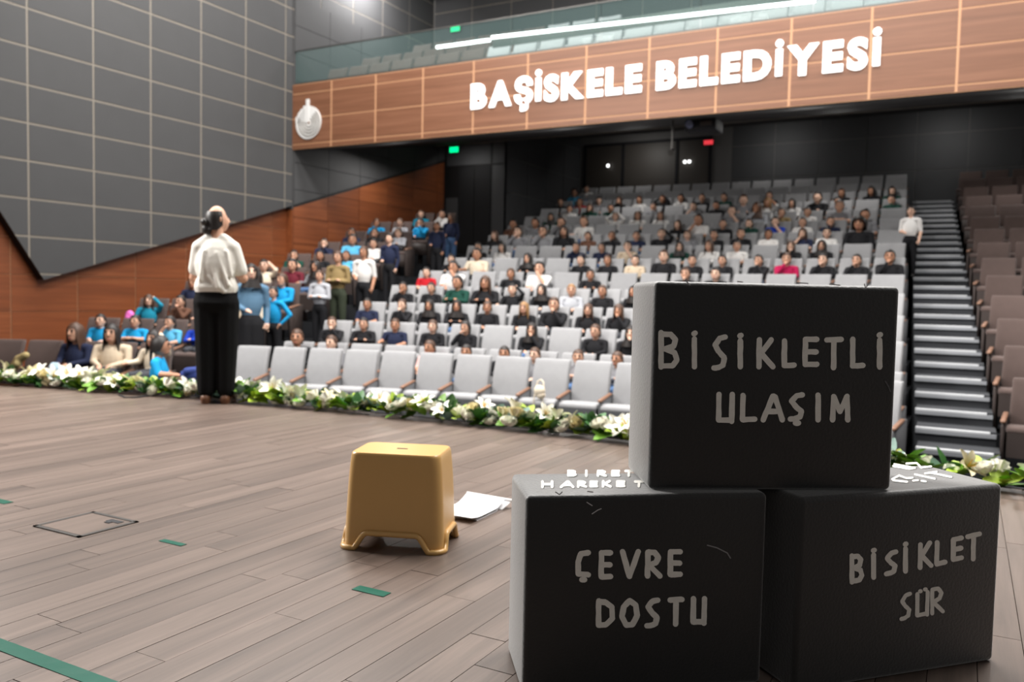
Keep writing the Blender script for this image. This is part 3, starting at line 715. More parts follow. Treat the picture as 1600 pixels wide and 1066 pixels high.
def disc(m, r, y0, y1, cx=0, cz=0, sx=1):
    m.prism([(cx+r*sx*math.cos(2*math.pi*i/40), y1, cz+r*math.sin(2*math.pi*i/40)) for i in range(40)], (0, y0-y1, 0))
M_emb = mat('emblem_white', srgb(205, 204, 202), .6); M_embg = mat('emblem_grey', srgb(112, 106, 100), .6)
m = MB(); disc(m, .335, 0, .03)
link('disc', m.mesh('disc', M_emb), em)
for q, r in enumerate((.27, .21, .15, .09)):
    m = MB(); pts = [(r*math.cos(a)+.03, -.004, r*math.sin(a)-.01) for a in [math.radians(-200+q*4+ (250)*i/30) for i in range(31)]]
    m.tube(pts, .012, 5); link('ring', m.mesh('ring', M_embg), em)
m = MB(); m.box(-.05, .02, -.012, .03, 0, .47); link('stem', m.mesh('stem', M_emb), em)
for q, (x0, z1) in enumerate(((-.13, .345), (-.20, .28), (-.27, .21), (-.335, .13))):
    m = MB(); m.box(x0, x0+.085, -.006, .03, 0, z1); link('bar', m.mesh('bar', M_emb), em)
m = MB(); disc(m, .022, -.012, .0, .03, -.01); link('centre_dot', m.mesh('centre_dot', M_arm), em)
def sign_box(nm, p, w, h, material, label):
    o = tag(empty(nm, p), label, 'sign'); m = MB(); m.box(-w/2-.02, w/2+.02, 0, .05, -h/2-.02, h/2+.02); link('housing', m.mesh('housing', M_blackplastic), o)
    m = MB(); m.box(-w/2, w/2, -.012, 0, -h/2, h/2); link('face', m.mesh('face', material), o)
p = ony(709.5, 234, 17.9); sign_box('exit_sign', p, .25, .13, M_exit, 'green lit exit sign above rear door below the balcony')
p = ony(711.5, 44.5, 18.2); sign_box('exit_sign', p, .26, .14, M_exit, 'green lit exit sign on the upper balcony wall')
p = ony(1107, 222.5, YB-.1); sign_box('warning_sign', p, .26, .12, M_red, 'small red lit sign at the right of rear window')
for u, v, lab in ((950, 259, 'small glowing white dot left in the rear window'), (1070, 253, 'left of paired small glowing white dots in the rear window'), (1077, 252.5, 'right of paired small glowing white dots in the rear window')):
    p = ony(u, v, YB-.14); o = tag(empty('small_glow', p), lab, 'lamp', 'small glowing dots at rear window'); m = MB(); m.ell((0, 0, 0), (.045, .03, .045), 10, 6); link('glow_dot', m.mesh('glow_dot', M_glowdot, True), o); m = MB(); m.tube([(0, 0, 0), (0, .09, 0)], .02, 6); link('stem', m.mesh('stem', M_blackplastic), o)  # bright spots at the rear window, modelled as glowing dots
pj = tag(empty('projector', (-4.05, YF+.95, 3.86)), 'dark ceiling projector hanging below the balcony front', 'projector')
m = MB(); m.box(-.27, .27, -.25, .22, -.02, .18); link('body', bevel_mesh(m.mesh('body', M_blackplastic), .025, 2), pj)
m = MB(); m.tube([(-.17, -.31, .09), (-.17, -.24, .09)], .065, 14); link('lens', m.mesh('lens', M_lens), pj)
m = MB(); m.box(.0, .2, -.258, -.25, .06, .13); link('vent', m.mesh('vent', M_shellb), pj)
m = MB(); m.tube([(0, 0, .17), (0, 0, .30)], .03, 8); m.box(-.12, .12, -.1, .1, .16, .185); link('mount', m.mesh('mount', M_metal), pj)
cl = tag(empty('hanging_spotlight', (-4.52, YF+.7, 3.55)), 'small dark clamp lamp hanging left of the projector', 'lamp')
m = MB(); m.tube([(0, 0, .02), (0, 0, .5)], .018, 6); link('pole', m.mesh('pole', M_metal), cl)
m = MB(); m.tube([(0, -.05, -.06), (0, .05, -.02)], [.055, .04], 10); m.tube([(0, .05, -.02), (0, .10, 0)], [.045, .03], 10); link('lamp_body', m.mesh('lamp_body', M_metal), cl)

# ================================================================== PEOPLE
def blob(prims, voxel, nm, mats, smooth=4):
    """tapered limbs and ellipsoids fused into one continuous surface; faces take the label of the nearest limb"""
    m = MB()
    for p in prims:
        if p[0] == 'c':
            a, b = Vector(p[1]), Vector(p[2]); r0, r1 = p[3], p[4]; d = (b-a).normalized()
            pts, rr = [], []
            for t in (-1, -.8, -.45, 0): pts.append(a+d*r0*t); rr.append(r0*math.sqrt(max(0.0004, 1-t*t)))
            for t in (.33, .66): pts.append(a.lerp(b, t)); rr.append(r0+(r1-r0)*t)
            for t in (0, .45, .8, 1): pts.append(b+d*r1*t); rr.append(r1*math.sqrt(max(0.0004, 1-t*t)))
            m.tube(pts, rr, 10)
        else: m.ell(p[1], p[2], 14, 10)
    me = m.mesh('tmp', []) ; ob = bpy.data.objects.new('tmp', me); COL.objects.link(ob)
    bm = bmesh.new(); bm.from_mesh(me); bmesh.ops.remove_doubles(bm, verts=bm.verts, dist=1e-5); bmesh.ops.recalc_face_normals(bm, faces=bm.faces); bm.to_mesh(me); bm.free()
    r = ob.modifiers.new('r', 'REMESH'); r.mode = 'VOXEL'; r.voxel_size = voxel
    s = ob.modifiers.new('s', 'SMOOTH'); s.iterations = smooth; s.factor = .5
    dg = bpy.context.evaluated_depsgraph_get(); dg.update()
    out = bpy.data.meshes.new_from_object(ob.evaluated_get(dg)); bpy.data.objects.remove(ob); out.name = nm
    out.materials.clear()
    for q in mats: out.materials.append(q)
    n = len(out.polygons); co = np.empty(n*3); out.polygons.foreach_get('center', co); co = co.reshape(-1, 3)
    best = np.full(n, 9e9); lab = np.zeros(n, int)
    for p in prims:
        if p[0] == 'c':
            a, b = np.array(p[1], float), np.array(p[2], float); ab = b-a; t = np.clip(((co-a)@ab)/(ab@ab), 0, 1)
            d = np.linalg.norm(co-(a+t[:, None]*ab), axis=1)-(p[3]+(p[4]-p[3])*t)
        else:
            q = (co-np.array(p[1]))/np.array(p[2]); d = (np.linalg.norm(q, axis=1)-1)*min(p[2])
        k = d < best; best[k] = d[k]; lab[k] = p[-1]
    out.polygons.foreach_set('material_index', lab.astype(np.int32)); out.polygons.foreach_set('use_smooth', [True]*n); out.update()
    return out
SK, SH, PT, BO, SL = 0, 1, 2, 3, 4      # skin, shirt, trousers, shoes, sleeve
def head_prims(cz=.55, cy=.03, s=1.0):
    return [('e', (0, cy, cz), (.076*s, .092*s, .104*s), SK), ('e', (0, cy-.03*s, cz-.055*s), (.052*s, .055*s, .048*s), SK), ('e', (0, cy-.094*s, cz-.012*s), (.013*s, .018*s, .019*s), SK),
            ('e', (.076*s, cy+.005, cz-.01), (.012*s, .02*s, .028*s), SK), ('e', (-.076*s, cy+.005, cz-.01), (.012*s, .02*s, .028*s), SK)]
def fingers(c, d, s, lab=SK, r=.0085):
    """four fingers and a thumb leaving the palm at c along d"""
    c = Vector(c); d = Vector(d).normalized(); a = d.cross(Vector((0, 0, 1))).normalized(); out = []
    for i, l in zip((-1.5, -.5, .5, 1.5), (.05, .06, .058, .045)):
        p = c+a*i*.017*s; q = p+d*l*.6*s; out += [('c', p, q, r*s, r*s*.95, lab), ('c', q, q+(d*.6+Vector((0, 0, -.6)))*l*.6*s, r*s*.95, r*s*.8, lab)]
    out.append(('c', c-d*.02*s+a*.03*s, c+a*.05*s+d*.025*s, r*1.1*s, r*s*.9, lab)); return out
def seated(arms):
    P = [('e', (0, .02, .085), (.14, .11, .085), PT), ('e', (0, .045, .22), (.155, .105, .19), SH), ('c', (-.14, .06, .365), (.14, .06, .365), .058, .058, SH), ('c', (0, .055, .40), (0, .045, .48), .046, .044, SK)]
    P += head_prims(.55, .03, 1.14)
    for s in (-1, 1):
        P += [('c', (s*.07, .02, .07), (s*.085, -.33, .075), .074, .058, PT), ('c', (s*.085, -.33, .065), (s*.085, -.31, -.30), .052, .038, PT), ('c', (s*.085, -.29, -.335), (s*.095, -.42, -.355), .036, .03, BO)]
    for s, kind in ((-1, arms[0]), (1, arms[1])):
        sh = (s*.185, .06, .36)
        if kind == 'lap': e, h = (s*.215, .0, .2), (s*.08, -.17, .165)
        elif kind == 'chin': e, h = (s*.18, -.13, .24), (s*.03, -.10, .43)
        elif kind == 'cross': e, h = (s*.225, -.03, .22), (-s*.06, -.15, .25)
        elif kind == 'head': e, h = (s*.25, -.02, .46), (s*.10, .05, .60)
        elif kind == 'arm': e, h = (s*.235, .02, .235), (s*.25, -.19, .225)
        P += [('c', sh, e, .055, .045, SH), ('c', e, h, .042, .031, SL)]
        d = (Vector(h)-Vector(e)).normalized(); P += [('e', tuple(Vector(h)+d*.03), (.03, .03, .026), SK)]+fingers(Vector(h)+d*.045, d, .8)
    return P
M_def = mat('skin_mid', srgb(205, 158, 132), .55)
SEATED = [blob(seated(a), .0125, 'person', [M_def]*5) for a in (('lap', 'lap'), ('lap', 'chin'), ('chin', 'lap'), ('cross', 'cross'), ('head', 'head'), ('arm', 'lap'), ('arm', 'head'))]
def standing(arms, skirt=False):
    P = [('e', (0, .0, .92), (.165, .115, .13), PT), ('e', (0, .0, 1.18), (.165, .115, .25), SH), ('c', (-.145, 0, 1.40), (.145, 0, 1.40), .06, .06, SH), ('c', (0, .0, 1.42), (0, -.01, 1.53), .05, .048, SK)]
    P += head_prims(1.61, -.02, 1.08)
    for s in (-1, 1):
        if skirt: P += [('c', (s*.06, 0, .88), (s*.08, 0, .14), .13, .12, PT)]
        else: P += [('c', (s*.085, 0, .88), (s*.095, 0, .48), .095, .07, PT), ('c', (s*.095, 0, .48), (s*.10, .01, .10), .068, .05, PT)]
        P += [('c', (s*.10, .03, .045), (s*.11, -.14, .035), .042, .036, BO)]
    for s, kind in ((-1, arms[0]), (1, arms[1])):
        sh = (s*.195, 0, 1.385)
        if kind == 'down': e, h = (s*.23, .03, 1.12), (s*.22, -.06, .90)
        elif kind == 'cross': e, h = (s*.235, -.03, 1.14), (-s*.06, -.17, 1.16)
        elif kind == 'hip': e, h = (s*.34, .08, 1.17), (s*.20, -.02, 1.0)
        elif kind == 'front': e, h = (s*.225, .0, 1.13), (s*.08, -.2, 1.08)
        P += [('c', sh, e, .056, .045, SH), ('c', e, h, .043, .032, SL)]
        d = (Vector(h)-Vector(e)).normalized(); P += [('e', tuple(Vector(h)+d*.035), (.035, .035, .032), SK)]+fingers(Vector(h)+d*.055, d, 1.0)
    return P
STAND = [blob(standing(('cross', 'cross')), .015, 'person', [M_def]*5), blob(standing(('front', 'down')), .015, 'person', [M_def]*5), blob(standing(('front', 'down'), True), .015, 'person', [M_def]*5), blob(standing(('down', 'hip')), .015, 'person', [M_def]*5)]
def shell(zl, rad, ztop, cy, n=26, lv=9, thick=.014):
    """hair or scarf: surface around the head whose lower border zl depends on the angle (0 = face)"""
    out, inn = [], []
    for t in range(lv+1):
        ro, ri = [], []
        for i in range(n):
            a = 2*math.pi*i/n; aa = abs((a+math.pi) % (2*math.pi)-math.pi); z = zl(aa)+(ztop-zl(aa))*(1-(1-t/lv)**1.0); z = min(z, ztop-.0005)
            rx, ry = rad(z, aa); ro.append((math.sin(a)*rx, cy-math.cos(a)*ry, z)); k = max(.05, 1-thick/max(rx, .02)); ri.append((math.sin(a)*rx*k, cy-math.cos(a)*ry*k, z-thick*.4))
        out.append(ro); inn.append(ri)
    m = MB(); m.grid(out, True); m.grid([inn[0], out[0]], True); m.grid(list(reversed(inn)), True); return m
def ellr(z, c, rx, ry, rz):
    q = (z-c)/rz; s = math.sqrt(max(.002, 1-q*q)); return rx*s, ry*s
def sm(a, x0, x1): t = min(1, max(0, (a-x0)/(x1-x0))); return t*t*(3-2*t)
def hair_meshes(c=.55, cy=.035, s=1.0):
    H = {}
    def capr(z, a, g=1.0):
        if z > c: return ellr(z, c, .086*s*g, .102*s*g, .118*s*g)
        return .086*s*g, .102*s*g
    top = c+.1175*s
    H['short'] = shell(lambda a: c+(.066-.075*sm(a, .9, 1.45)-.075*sm(a, 1.8, 2.5))*s, capr, top, cy).mesh('hair', M_def, True)
    def longr(z, a):
        if z > c: return ellr(z, c, .088*s, .105*s, .12*s)
        q = (c-z)/s; return (.088+.10*q*.35)*s, (.105-.1*q*.15)*s
    H['long'] = shell(lambda a: c+(.06-.26*sm(a, .65, 1.25))*s, longr, c+.1195*s, cy).mesh('hair', M_def, True)
    mb = shell(lambda a: c+(.062-.12*sm(a, .75, 1.5))*s, capr, top, cy); mb.ell((0, cy+.11*s, c+.05*s), (.035*s, .035*s, .035*s), 10, 7); H['bun'] = mb.mesh('hair', M_def, True)
    H['tail'] = shell(lambda a: c+(.062-.11*sm(a, .75, 1.5)-.16*sm(a, 2.5, 3.1))*s, capr, top, cy).mesh('hair', M_def, True)
    rr = random.Random(5)
    H['curly'] = shell(lambda a: c+(.055-.15*sm(a, .7, 1.4))*s, lambda z, a: tuple(q*(1.22+.12*rr.random()) for q in capr(z, a)), c+.135*s, cy).mesh('hair', M_def, True)
    def hij(z, a):
        if z > c: return ellr(z, c, .092*s, .112*s, .124*s)
        q = (c-z)/s; return (.092+.45*max(0, q-.09)+.02*q)*s, (.112+.12*max(0, q-.09))*s
    # scarf: closed around the neck below the chin, open round the face
    m = MB(); n = 32; Z = [c+(-.20+.3235*i/14)*s for i in range(15)]
    grid = [[(math.sin(2*math.pi*i/n)*hij(z, 0)[0], cy-math.cos(2*math.pi*i/n)*hij(z, 0)[1], z) for i in range(n)] for z in Z]
    for j in range(14):
        for i in range(n):
            a = 2*math.pi*(i+.5)/n; aa = min(a, 2*math.pi-a); zc = (Z[j]+Z[j+1])/2-c
            if zc > -.085*s and zc < .075*s and (aa/.85)**2+((zc+.008*s)/(.085*s))**2 < 1: continue
            m.poly([grid[j][i], grid[j][(i+1) % n], grid[j+1][(i+1) % n], grid[j+1][i]])
    me = m.mesh('headscarf', M_def, True); bm = bmesh.new(); bm.from_mesh(me); bmesh.ops.remove_doubles(bm, verts=bm.verts, dist=1e-4); bm.to_mesh(me); bm.free()
    H['scarf'] = me
    for q in (-1, 1):
        m = MB(); m.ell((q*.030*s, cy-.005-.086*s, c+.012*s), (.0115*s, .008*s, .007*s), 8, 5); m.ell((q*.030*s, cy-.005-.084*s, c+.030*s), (.018*s, .007*s, .012*s), 8, 4)
        H['eye', q] = m.mesh('eye', mat('eye_dark', srgb(38, 26, 22), .4), True)
    m = MB(); m.ell((0, cy-.035*s-.052*s, c-.060*s), (.022*s, .007*s, .007*s), 8, 5); H['mouth'] = m.mesh('mouth', mat('lips', srgb(168, 96, 86), .5), True)
    return H
HS_ = hair_meshes(.55, .035, 1.14); HT_ = hair_meshes(1.61, -.015, 1.08)
SKIN = [mat('skin_light', srgb(224, 182, 158), .55), M_def, mat('skin_tan', srgb(182, 132, 104), .55)]
HAIR = {'dark': mat('hair_black', srgb(32, 26, 24), .5), 'brown': mat('hair_brown', srgb(74, 50, 36), .5), 'fair': mat('hair_fair', srgb(150, 112, 70), .5)}
TOPS = {n_: mat('cloth_'+n_.replace(' ', '_'), srgb(*c), .85, spec=.2) for n_, c in {'black': (30, 30, 33), 'white': (226, 224, 222), 'grey': (128, 128, 132), 'blue': (30, 150, 206), 'sky blue': (92, 176, 216), 'royal blue': (34, 66, 176), 'navy': (36, 42, 66), 'red': (176, 30, 40), 'crimson': (164, 24, 72), 'dark green': (26, 66, 56), 'olive': (140, 120, 82), 'beige': (206, 188, 164), 'cream': (226, 212, 190), 'maroon': (100, 34, 46), 'brown': (96, 66, 52), 'denim': (92, 124, 150), 'pink': (232, 190, 186), 'light grey': (176, 178, 184), 'teal': (30, 132, 160)}.items()}
M_trk = TOPS['black']; M_trj = mat('cloth_jeans', srgb(70, 100, 140), .85); M_trg = mat('cloth_dark_grey', srgb(56, 58, 64), .85); M_skirt = mat('cloth_dark_green_skirt', srgb(48, 56, 40), .85); M_shoe = mat('shoe_dark', srgb(40, 38, 38), .6)
HNAME = {'short': 'short {} hair', 'long': 'long {} hair', 'bun': '{} hair bun', 'tail': 'tied {} hair', 'curly': 'curly {} hair', 'scarf': '{} headscarf'}
def dress(o, skin, shirt, pants, sleeve):
    for i, m_ in enumerate((skin, shirt, pants, M_shoe, sleeve)):
        o.material_slots[i].link = 'OBJECT'; o.material_slots[i].material = m_
def person(me, H, loc, rz, s, top, hair, hcol, label, group, pants=M_trk, longsl=True, scarfmat=None, face=True, rx=0, skin=None):
    o = link('person', me, None, loc, (rx, 0, rz)); o.scale = (s, s, s)
    sk = skin or random.choice(SKIN); dress(o, sk, TOPS[top], pants, TOPS[top] if longsl else sk)
    h = link('headscarf' if hair == 'scarf' else 'hair', H[hair], o)
    h.material_slots[0].link = 'OBJECT'; h.material_slots[0].material = scarfmat or HAIR[hcol]
    if face: link('eye', H['eye', -1], o); link('eye', H['eye', 1], o); link('mouth', H['mouth'], o)
    return tag(o, label, 'person', group)
# heads read from the photograph: crop origin, scale, then x, y, top colour, hair, hair colour
C3 = (650, 400, 4.571); C2 = (350, 400, 5); C4 = (450, 270, 4.571); C5 = (740, 260, 4.571); C6 = (1080, 260, 4.571); C1 = (0, 420, 4)
CEN = [(C3, [(35, 165, 'red', 'short', 'dark'), (150, 30, 'black', 'tail', 'dark'), (265, 175, 'dark green', 'short', 'dark'), (470, 185, 'black', 'long', 'brown'), (655, 178, 'black', 'bun', 'brown'), (745, 25, 'black', 'scarf', 'dark'),
  (912, 78, 'white', 'short', 'dark'), (1105, 58, 'black', 'short', 'dark'), (1310, 50, 'black', 'tail', 'brown'), (1530, 72, 'beige', 'short', 'dark'), (1205, 150, 'black', 'tail', 'dark'), (140, 272, 'black', 'short', 'dark'), (360, 285, 'black', 'short', 'dark'),
  (562, 295, 'black', 'scarf', 'dark'), (765, 245, 'light grey', 'short', 'fair'), (945, 275, 'black', 'short', 'brown'), (1215, 265, 'black', 'scarf', 'dark'), (65, 395, 'black', 'scarf', 'dark'), (245, 400, 'black', 'scarf', 'dark'), (465, 390, 'black', 'bun', 'brown'),
  (800, 425, 'black', 'long', 'fair'), (965, 355, 'black', 'short', 'brown'), (1225, 410, 'black', 'long', 'brown'), (1430, 450, 'black', 'long', 'brown'), (165, 535, 'black', 'tail', 'brown'), (415, 575, 'black', 'tail', 'dark'), (830, 600, 'black', 'scarf', 'dark'),
  (1185, 545, 'black', 'short', 'brown'), (1440, 605, 'black', 'scarf', 'dark'), (60, 665, 'pink', 'short', 'brown'), (330, 735, 'black', 'short', 'dark'), (610, 705, 'black', 'short', 'dark'), (785, 740, 'grey', 'short', 'brown'), (1160, 745, 'grey', 'short', 'brown'), (1425, 770, 'grey', 'short', 'brown')]),
 (C2, [(575, 610, 'black', 'short', 'brown'), (730, 570, 'black', 'short', 'brown'), (915, 565, 'black', 'short', 'dark'), (1190, 570, 'navy', 'short', 'brown'), (1390, 535, 'pink', 'long', 'brown', 2), (825, 690, 'grey', 'short', 'brown'), (905, 450, 'grey', 'short', 'brown'), (1035, 430, 'navy', 'short', 'dark'),
  (1365, 440, 'black', 'short', 'brown'), (1110, 310, 'black', 'short', 'dark'), (1245, 325, 'black', 'scarf', 'dark'), (1480, 300, 'black', 'short', 'dark'), (1290, 150, 'black', 'short', 'dark'), (1505, 90, 'white', 'short', 'dark')]),
 (C4, [(1450, 372, 'brown', 'short', 'dark'), (1410, 452, 'black', 'long', 'brown'), (1160, 578, 'cream', 'short', 'dark'), (1360, 565, 'black', 'short', 'dark'), (1545, 552, 'white', 'long', 'dark'), (1065, 625, 'black', 'tail', 'dark')]),
 (C5, [(370, 275, 'black', 'short', 'brown'), (460, 270, 'red', 'short', 'dark'), (590, 195, 'sky blue', 'short', 'dark'), (720, 172, 'white', 'short', 'dark'), (580, 275, 'white', 'short', 'brown'), (690, 310, 'white', 'short', 'dark'), (780, 252, 'grey', 'tail', 'dark'), (822, 300, 'dark green', 'long', 'brown'),
  (1000, 257, 'black', 'long', 'brown'), (985, 305, 'dark green', 'short', 'dark'), (1160, 257, 'white', 'tail', 'brown'), (1290, 302, 'grey', 'short', 'brown'), (1340, 240, 'black', 'tail', 'brown'), (1445, 232, 'white', 'short', 'dark'), (1505, 312, 'grey', 'short', 'dark'), (1300, 378, 'white', 'long', 'brown'), (1525, 386, 'white', 'short', 'dark'),
  (330, 408, 'grey', 'short', 'dark'), (490, 395, 'dark green', 'scarf', 'dark'), (640, 402, 'grey', 'short', 'dark'), (815, 397, 'white', 'short', 'brown'), (995, 385, 'white', 'tail', 'brown'), (1155, 355, 'white', 'long', 'brown'), (1500, 432, 'black', 'long', 'brown'), (1300, 485, 'black', 'short', 'dark'), (285, 472, 'grey', 'short', 'dark'),
  (475, 466, 'grey', 'short', 'dark'), (600, 462, 'black', 'long', 'dark'), (410, 527, 'black', 'short', 'dark'), (580, 530, 'brown', 'short', 'dark'), (718, 525, 'black', 'short', 'brown'), (955, 507, 'navy', 'short', 'dark'), (1140, 525, 'grey', 'tail', 'brown'), (1090, 575, 'beige', 'short', 'dark'), (1505, 527, 'black', 'short', 'dark'), (1462, 590, 'dark green', 'scarf', 'dark'),
  (735, 592, 'navy', 'short', 'dark'), (905, 605, 'navy', 'tail', 'dark'), (1315, 648, 'black', 'short', 'brown'), (1520, 695, 'black', 'short', 'dark')]),
 (C6, [(60, 237, 'black', 'short', 'brown'), (225, 240, 'dark green', 'short', 'dark'), (410, 242, 'grey', 'short', 'brown'), (515, 232, 'black', 'short', 'dark'), (580, 262, 'white', 'long', 'fair'), (740, 267, 'white', 'long', 'dark'), (930, 225, 'black', 'short', 'dark'), (1070, 212, 'black', 'tail', 'brown'), (1010, 277, 'grey', 'short', 'dark'),
  (1110, 282, 'grey', 'short', 'dark'), (1370, 192, 'dark green', 'long', 'dark'), (1460, 172, 'black', 'long', 'dark'), (1375, 262, 'dark green', 'short', 'dark'), (95, 305, 'black', 'short', 'dark'), (285, 322, 'grey', 'short', 'dark'), (455, 302, 'light grey', 'scarf', 'brown'), (640, 352, 'olive', 'tail', 'brown'), (797, 347, 'white', 'short', 'dark'),
  (155, 418, 'black', 'short', 'dark'), (258, 420, 'dark green', 'short', 'dark'), (475, 402, 'royal blue', 'short', 'dark'), (722, 407, 'white', 'short', 'dark'), (970, 408, 'navy', 'short', 'dark'), (1285, 347, 'grey', 'short', 'dark'), (1200, 440, 'black', 'curly', 'dark'), (98, 487, 'black', 'short', 'dark'), (375, 497, 'white', 'tail', 'dark'), (810, 482, 'navy', 'long', 'brown'),
  (970, 492, 'white', 'short', 'dark'), (160, 572, 'white', 'long', 'brown'), (382, 572, 'white', 'tail', 'dark'), (620, 592, 'black', 'long', 'brown'), (862, 577, 'black', 'scarf', 'dark'), (1425, 652, 'black', 'short', 'dark'), (210, 682, 'black', 'short', 'dark'), (490, 692, 'black', 'short', 'dark'), (680, 668, 'crimson', 'short', 'brown'), (940, 672, 'black', 'short', 'dark'), (1222, 702, 'black', 'short', 'dark'), (165, 775, 'black', 'short', 'dark'), (25, 775, 'black', 'short', 'brown')])]
LEF = [(C2, [(290, 300, 'cream', 'short', 'brown'), (355, 195, 'blue', 'tail', 'brown'), (525, 182, 'grey', 'scarf', 'dark'), (275, 82, 'cream', 'short', 'dark'), (335, 22, 'dark green', 'short', 'dark'), (600, 92, 'grey', 'scarf', 'dark'), (745, 82, 'maroon', 'short', 'dark')]),
 (C4, [(20, 595, 'black', 'short', 'dark'), (100, 600, 'sky blue', 'short', 'brown'), (265, 592, 'light grey', 'short', 'dark'), (455, 592, 'sky blue', 'short', 'dark'), (185, 507, 'navy', 'short', 'dark'), (262, 432, 'navy', 'short', 'dark'), (370, 462, 'black', 'short', 'dark'), (482, 390, 'blue', 'tail', 'brown'), (482, 485, 'sky blue', 'short', 'dark'),
  (360, 512, 'white', 'short', 'dark'), (600, 432, 'light grey', 'short', 'brown'), (600, 502, 'grey', 'short', 'dark'), (732, 480, 'navy', 'short', 'dark'), (782, 452, 'grey', 'scarf', 'dark'), (645, 322, 'teal', 'tail', 'brown'), (652, 397, 'grey', 'scarf', 'brown'), (800, 302, 'white', 'short', 'dark'), (872, 302, 'white', 'tail', 'dark'), (772, 252, 'navy', 'short', 'dark'),
  (910, 195, 'black', 'tail', 'brown'), (775, 387, 'light grey', 'short', 'brown'), (920, 362, 'blue', 'short', 'dark'), (940, 442, 'blue', 'short', 'dark'), (1025, 297, 'teal', 'short', 'dark'), (1020, 217, 'brown', 'short', 'dark'), (1180, 217, 'black', 'short', 'brown'), (1125, 192, 'navy', 'short', 'dark'), (1160, 252, 'brown', 'short', 'dark'), (1310, 197, 'black', 'short', 'dark'), (1325, 252, 'blue', 'short', 'dark'), (1415, 187, 'olive', 'short', 'dark')]),
 (C1, [(350, 432, 'navy', 'long', 'brown', 0), (470, 442, 'beige', 'long', 'dark', 0), (1150, 348, 'royal blue', 'short', 'brown', 1), (1050, 350, 'sky blue', 'short', 'dark', 1), (912, 345, 'blue', 'short', 'dark', 1), (740, 347, 'blue', 'short', 'dark', 1), (555, 385, 'white', 'short', 'dark', 1), (925, 400, 'cream', 'long', 'dark', 0),
  (885, 205, 'teal', 'long', 'brown', 2), (1078, 215, 'brown', 'short', 'dark', 2), (1180, 215, 'blue', 'short', 'dark', 2), (1085, 142, 'navy', 'short', 'dark', 3), (1165, 142, 'white', 'short', 'brown', 3)])]
taken = {}
found = []
def locate(block, u, v, rows, topf, yf):
    best = None
    for k in rows:
        y = yf(k, -6) - .26
        for _ in range(30): p = ony(u, v, y); y = yf(k, p.x)-.26
        h = p.z-(topf(k)-CH); sc = abs(h-.95)
        if k == 0 and block == 'C': sc += 9
        if best is None or sc < best[0]: best = (sc, k, p.x, h)
    return best
def seat_people(block, data, rows, topf, yf):
    for (ox, oy, sc), lst in data:
        for (x, y, top, hair, hc, *row) in lst:
            u, v = ox+x/sc, oy+y/sc
            b = locate(block, u, v, row or rows, topf, yf); k, px, h = b[1], b[2], b[3]
            seats = SEATS[block, k]
            order = sorted(range(len(seats)), key=lambda i: abs(seats[i][0]-px))
            i = next((q for q in order if (block, k, q) not in taken), None)
            if i is None or abs(seats[i][0]-px) > 1.2: continue
            taken[block, k, i] = 1; found.append((block, k, i, px, h, top, hair, hc))
seat_people('C', CEN, range(15), topC, rowy); seat_people('L', LEF, range(10), topL, rowyL)
BN = {'C': 'centre', 'L': 'left'}
byrow = {}
for f in found: byrow.setdefault((f[0], f[1]), []).append(f)
for (b, k), fs in byrow.items():
    fs.sort(key=lambda f: f[2])
    for n, (_, _, i, px, h, top, hair, hc) in enumerate(fs):
        sx, sy, a = SEATS[b, k][i]; dx = max(-.05, min(.05, px-sx)); z = (topC if b == 'C' else topL)(k)-CH
        adult = (b == 'C' and top == 'pink' and hair == 'long') or (b == 'L' and k == 0 and top in ('navy', 'beige') and hair == 'long') or hair == 'curly'
        s = max(.82, min(1.02, (h-.50)/.53)); s = s*1.0
        if adult: s = max(s, 1.12)
        me = random.choices(SEATED, (9, 3, 3, 4, .25, 3, .3))[0]
        if adult: me = SEATED[0]
        rz = a+random.uniform(-.25, .25)
        ca = math.cos(a); off = .235
        loc = (sx+dx+off*math.sin(a), sy-off*ca, z+.50)
        hn = HNAME[hair].format('black' if hair == 'scarf' and hc == 'dark' else 'brown' if hair == 'scarf' else hc)
        lab = f"{'adult' if adult else 'child'} in {top} top, {hn}, {ORD[k+1]} {BN[b]} row, {ORD[n+1]} person from {'right' if b == 'C' else 'its'} aisle"
        person(me, HS_, loc, rz, s, top, hair, hc, lab, f'people seated in the {BN[b]} block', pants=random.choice((M_trk, M_trk, M_trj, M_trg)), longsl=random.random() < .6 or top == 'black', face=k < 9)
# people standing or perched along the left aisle
def stand_at(u, vh, y, me, top, hair, hc, label, s=1.0, pants=M_trk, rz=0, longsl=True, zf=None):
    best = None                            # head centre is 1.61*s above the feet, which stand on an aisle step
    for q in range(-20, 33):
        yy = y+q*.05; p = ony(u, vh, yy)
        if u < 1000: i = int((yy-8.6)//.5); g = FLOORZ+.1525*(i+1) if i >= 0 else FLOORZ; c_ = XL(max(0, i)/2)-.40
        else: i = int((yy-9.8)//.475); g = FLOORZ+.1525*(i+1)+.11; c_ = XR(yy)+.32
        f = (yy-(8.6 if u < 1000 else 9.8)) % (.5 if u < 1000 else .475)
        sc = (p.z-g)/1.61; e = abs(sc-s)*3+max(0, abs(p.x-c_)-.1)+(2 if not .17 < f < .36 else 0)
        if best is None or e < best[0]: best = (e, yy, g, sc, p)
    e, y, z, s, p = best
    return person(me, HT_, (p.x, y, z), rz, s, top, hair, hc, label, 'people standing in the left aisle', pants=pants, longsl=longsl)
stand_at(392, 426, 8.55, STAND[2], 'denim', 'scarf', 'dark', 'woman standing in denim jacket, black headscarf and long black skirt', 1.0, M_trk, .9)
stand_at(428, 457, 9.15, STAND[3], 'blue', 'short', 'dark', 'boy standing in bright blue top with one hand on hip', .82, M_trk, .1)
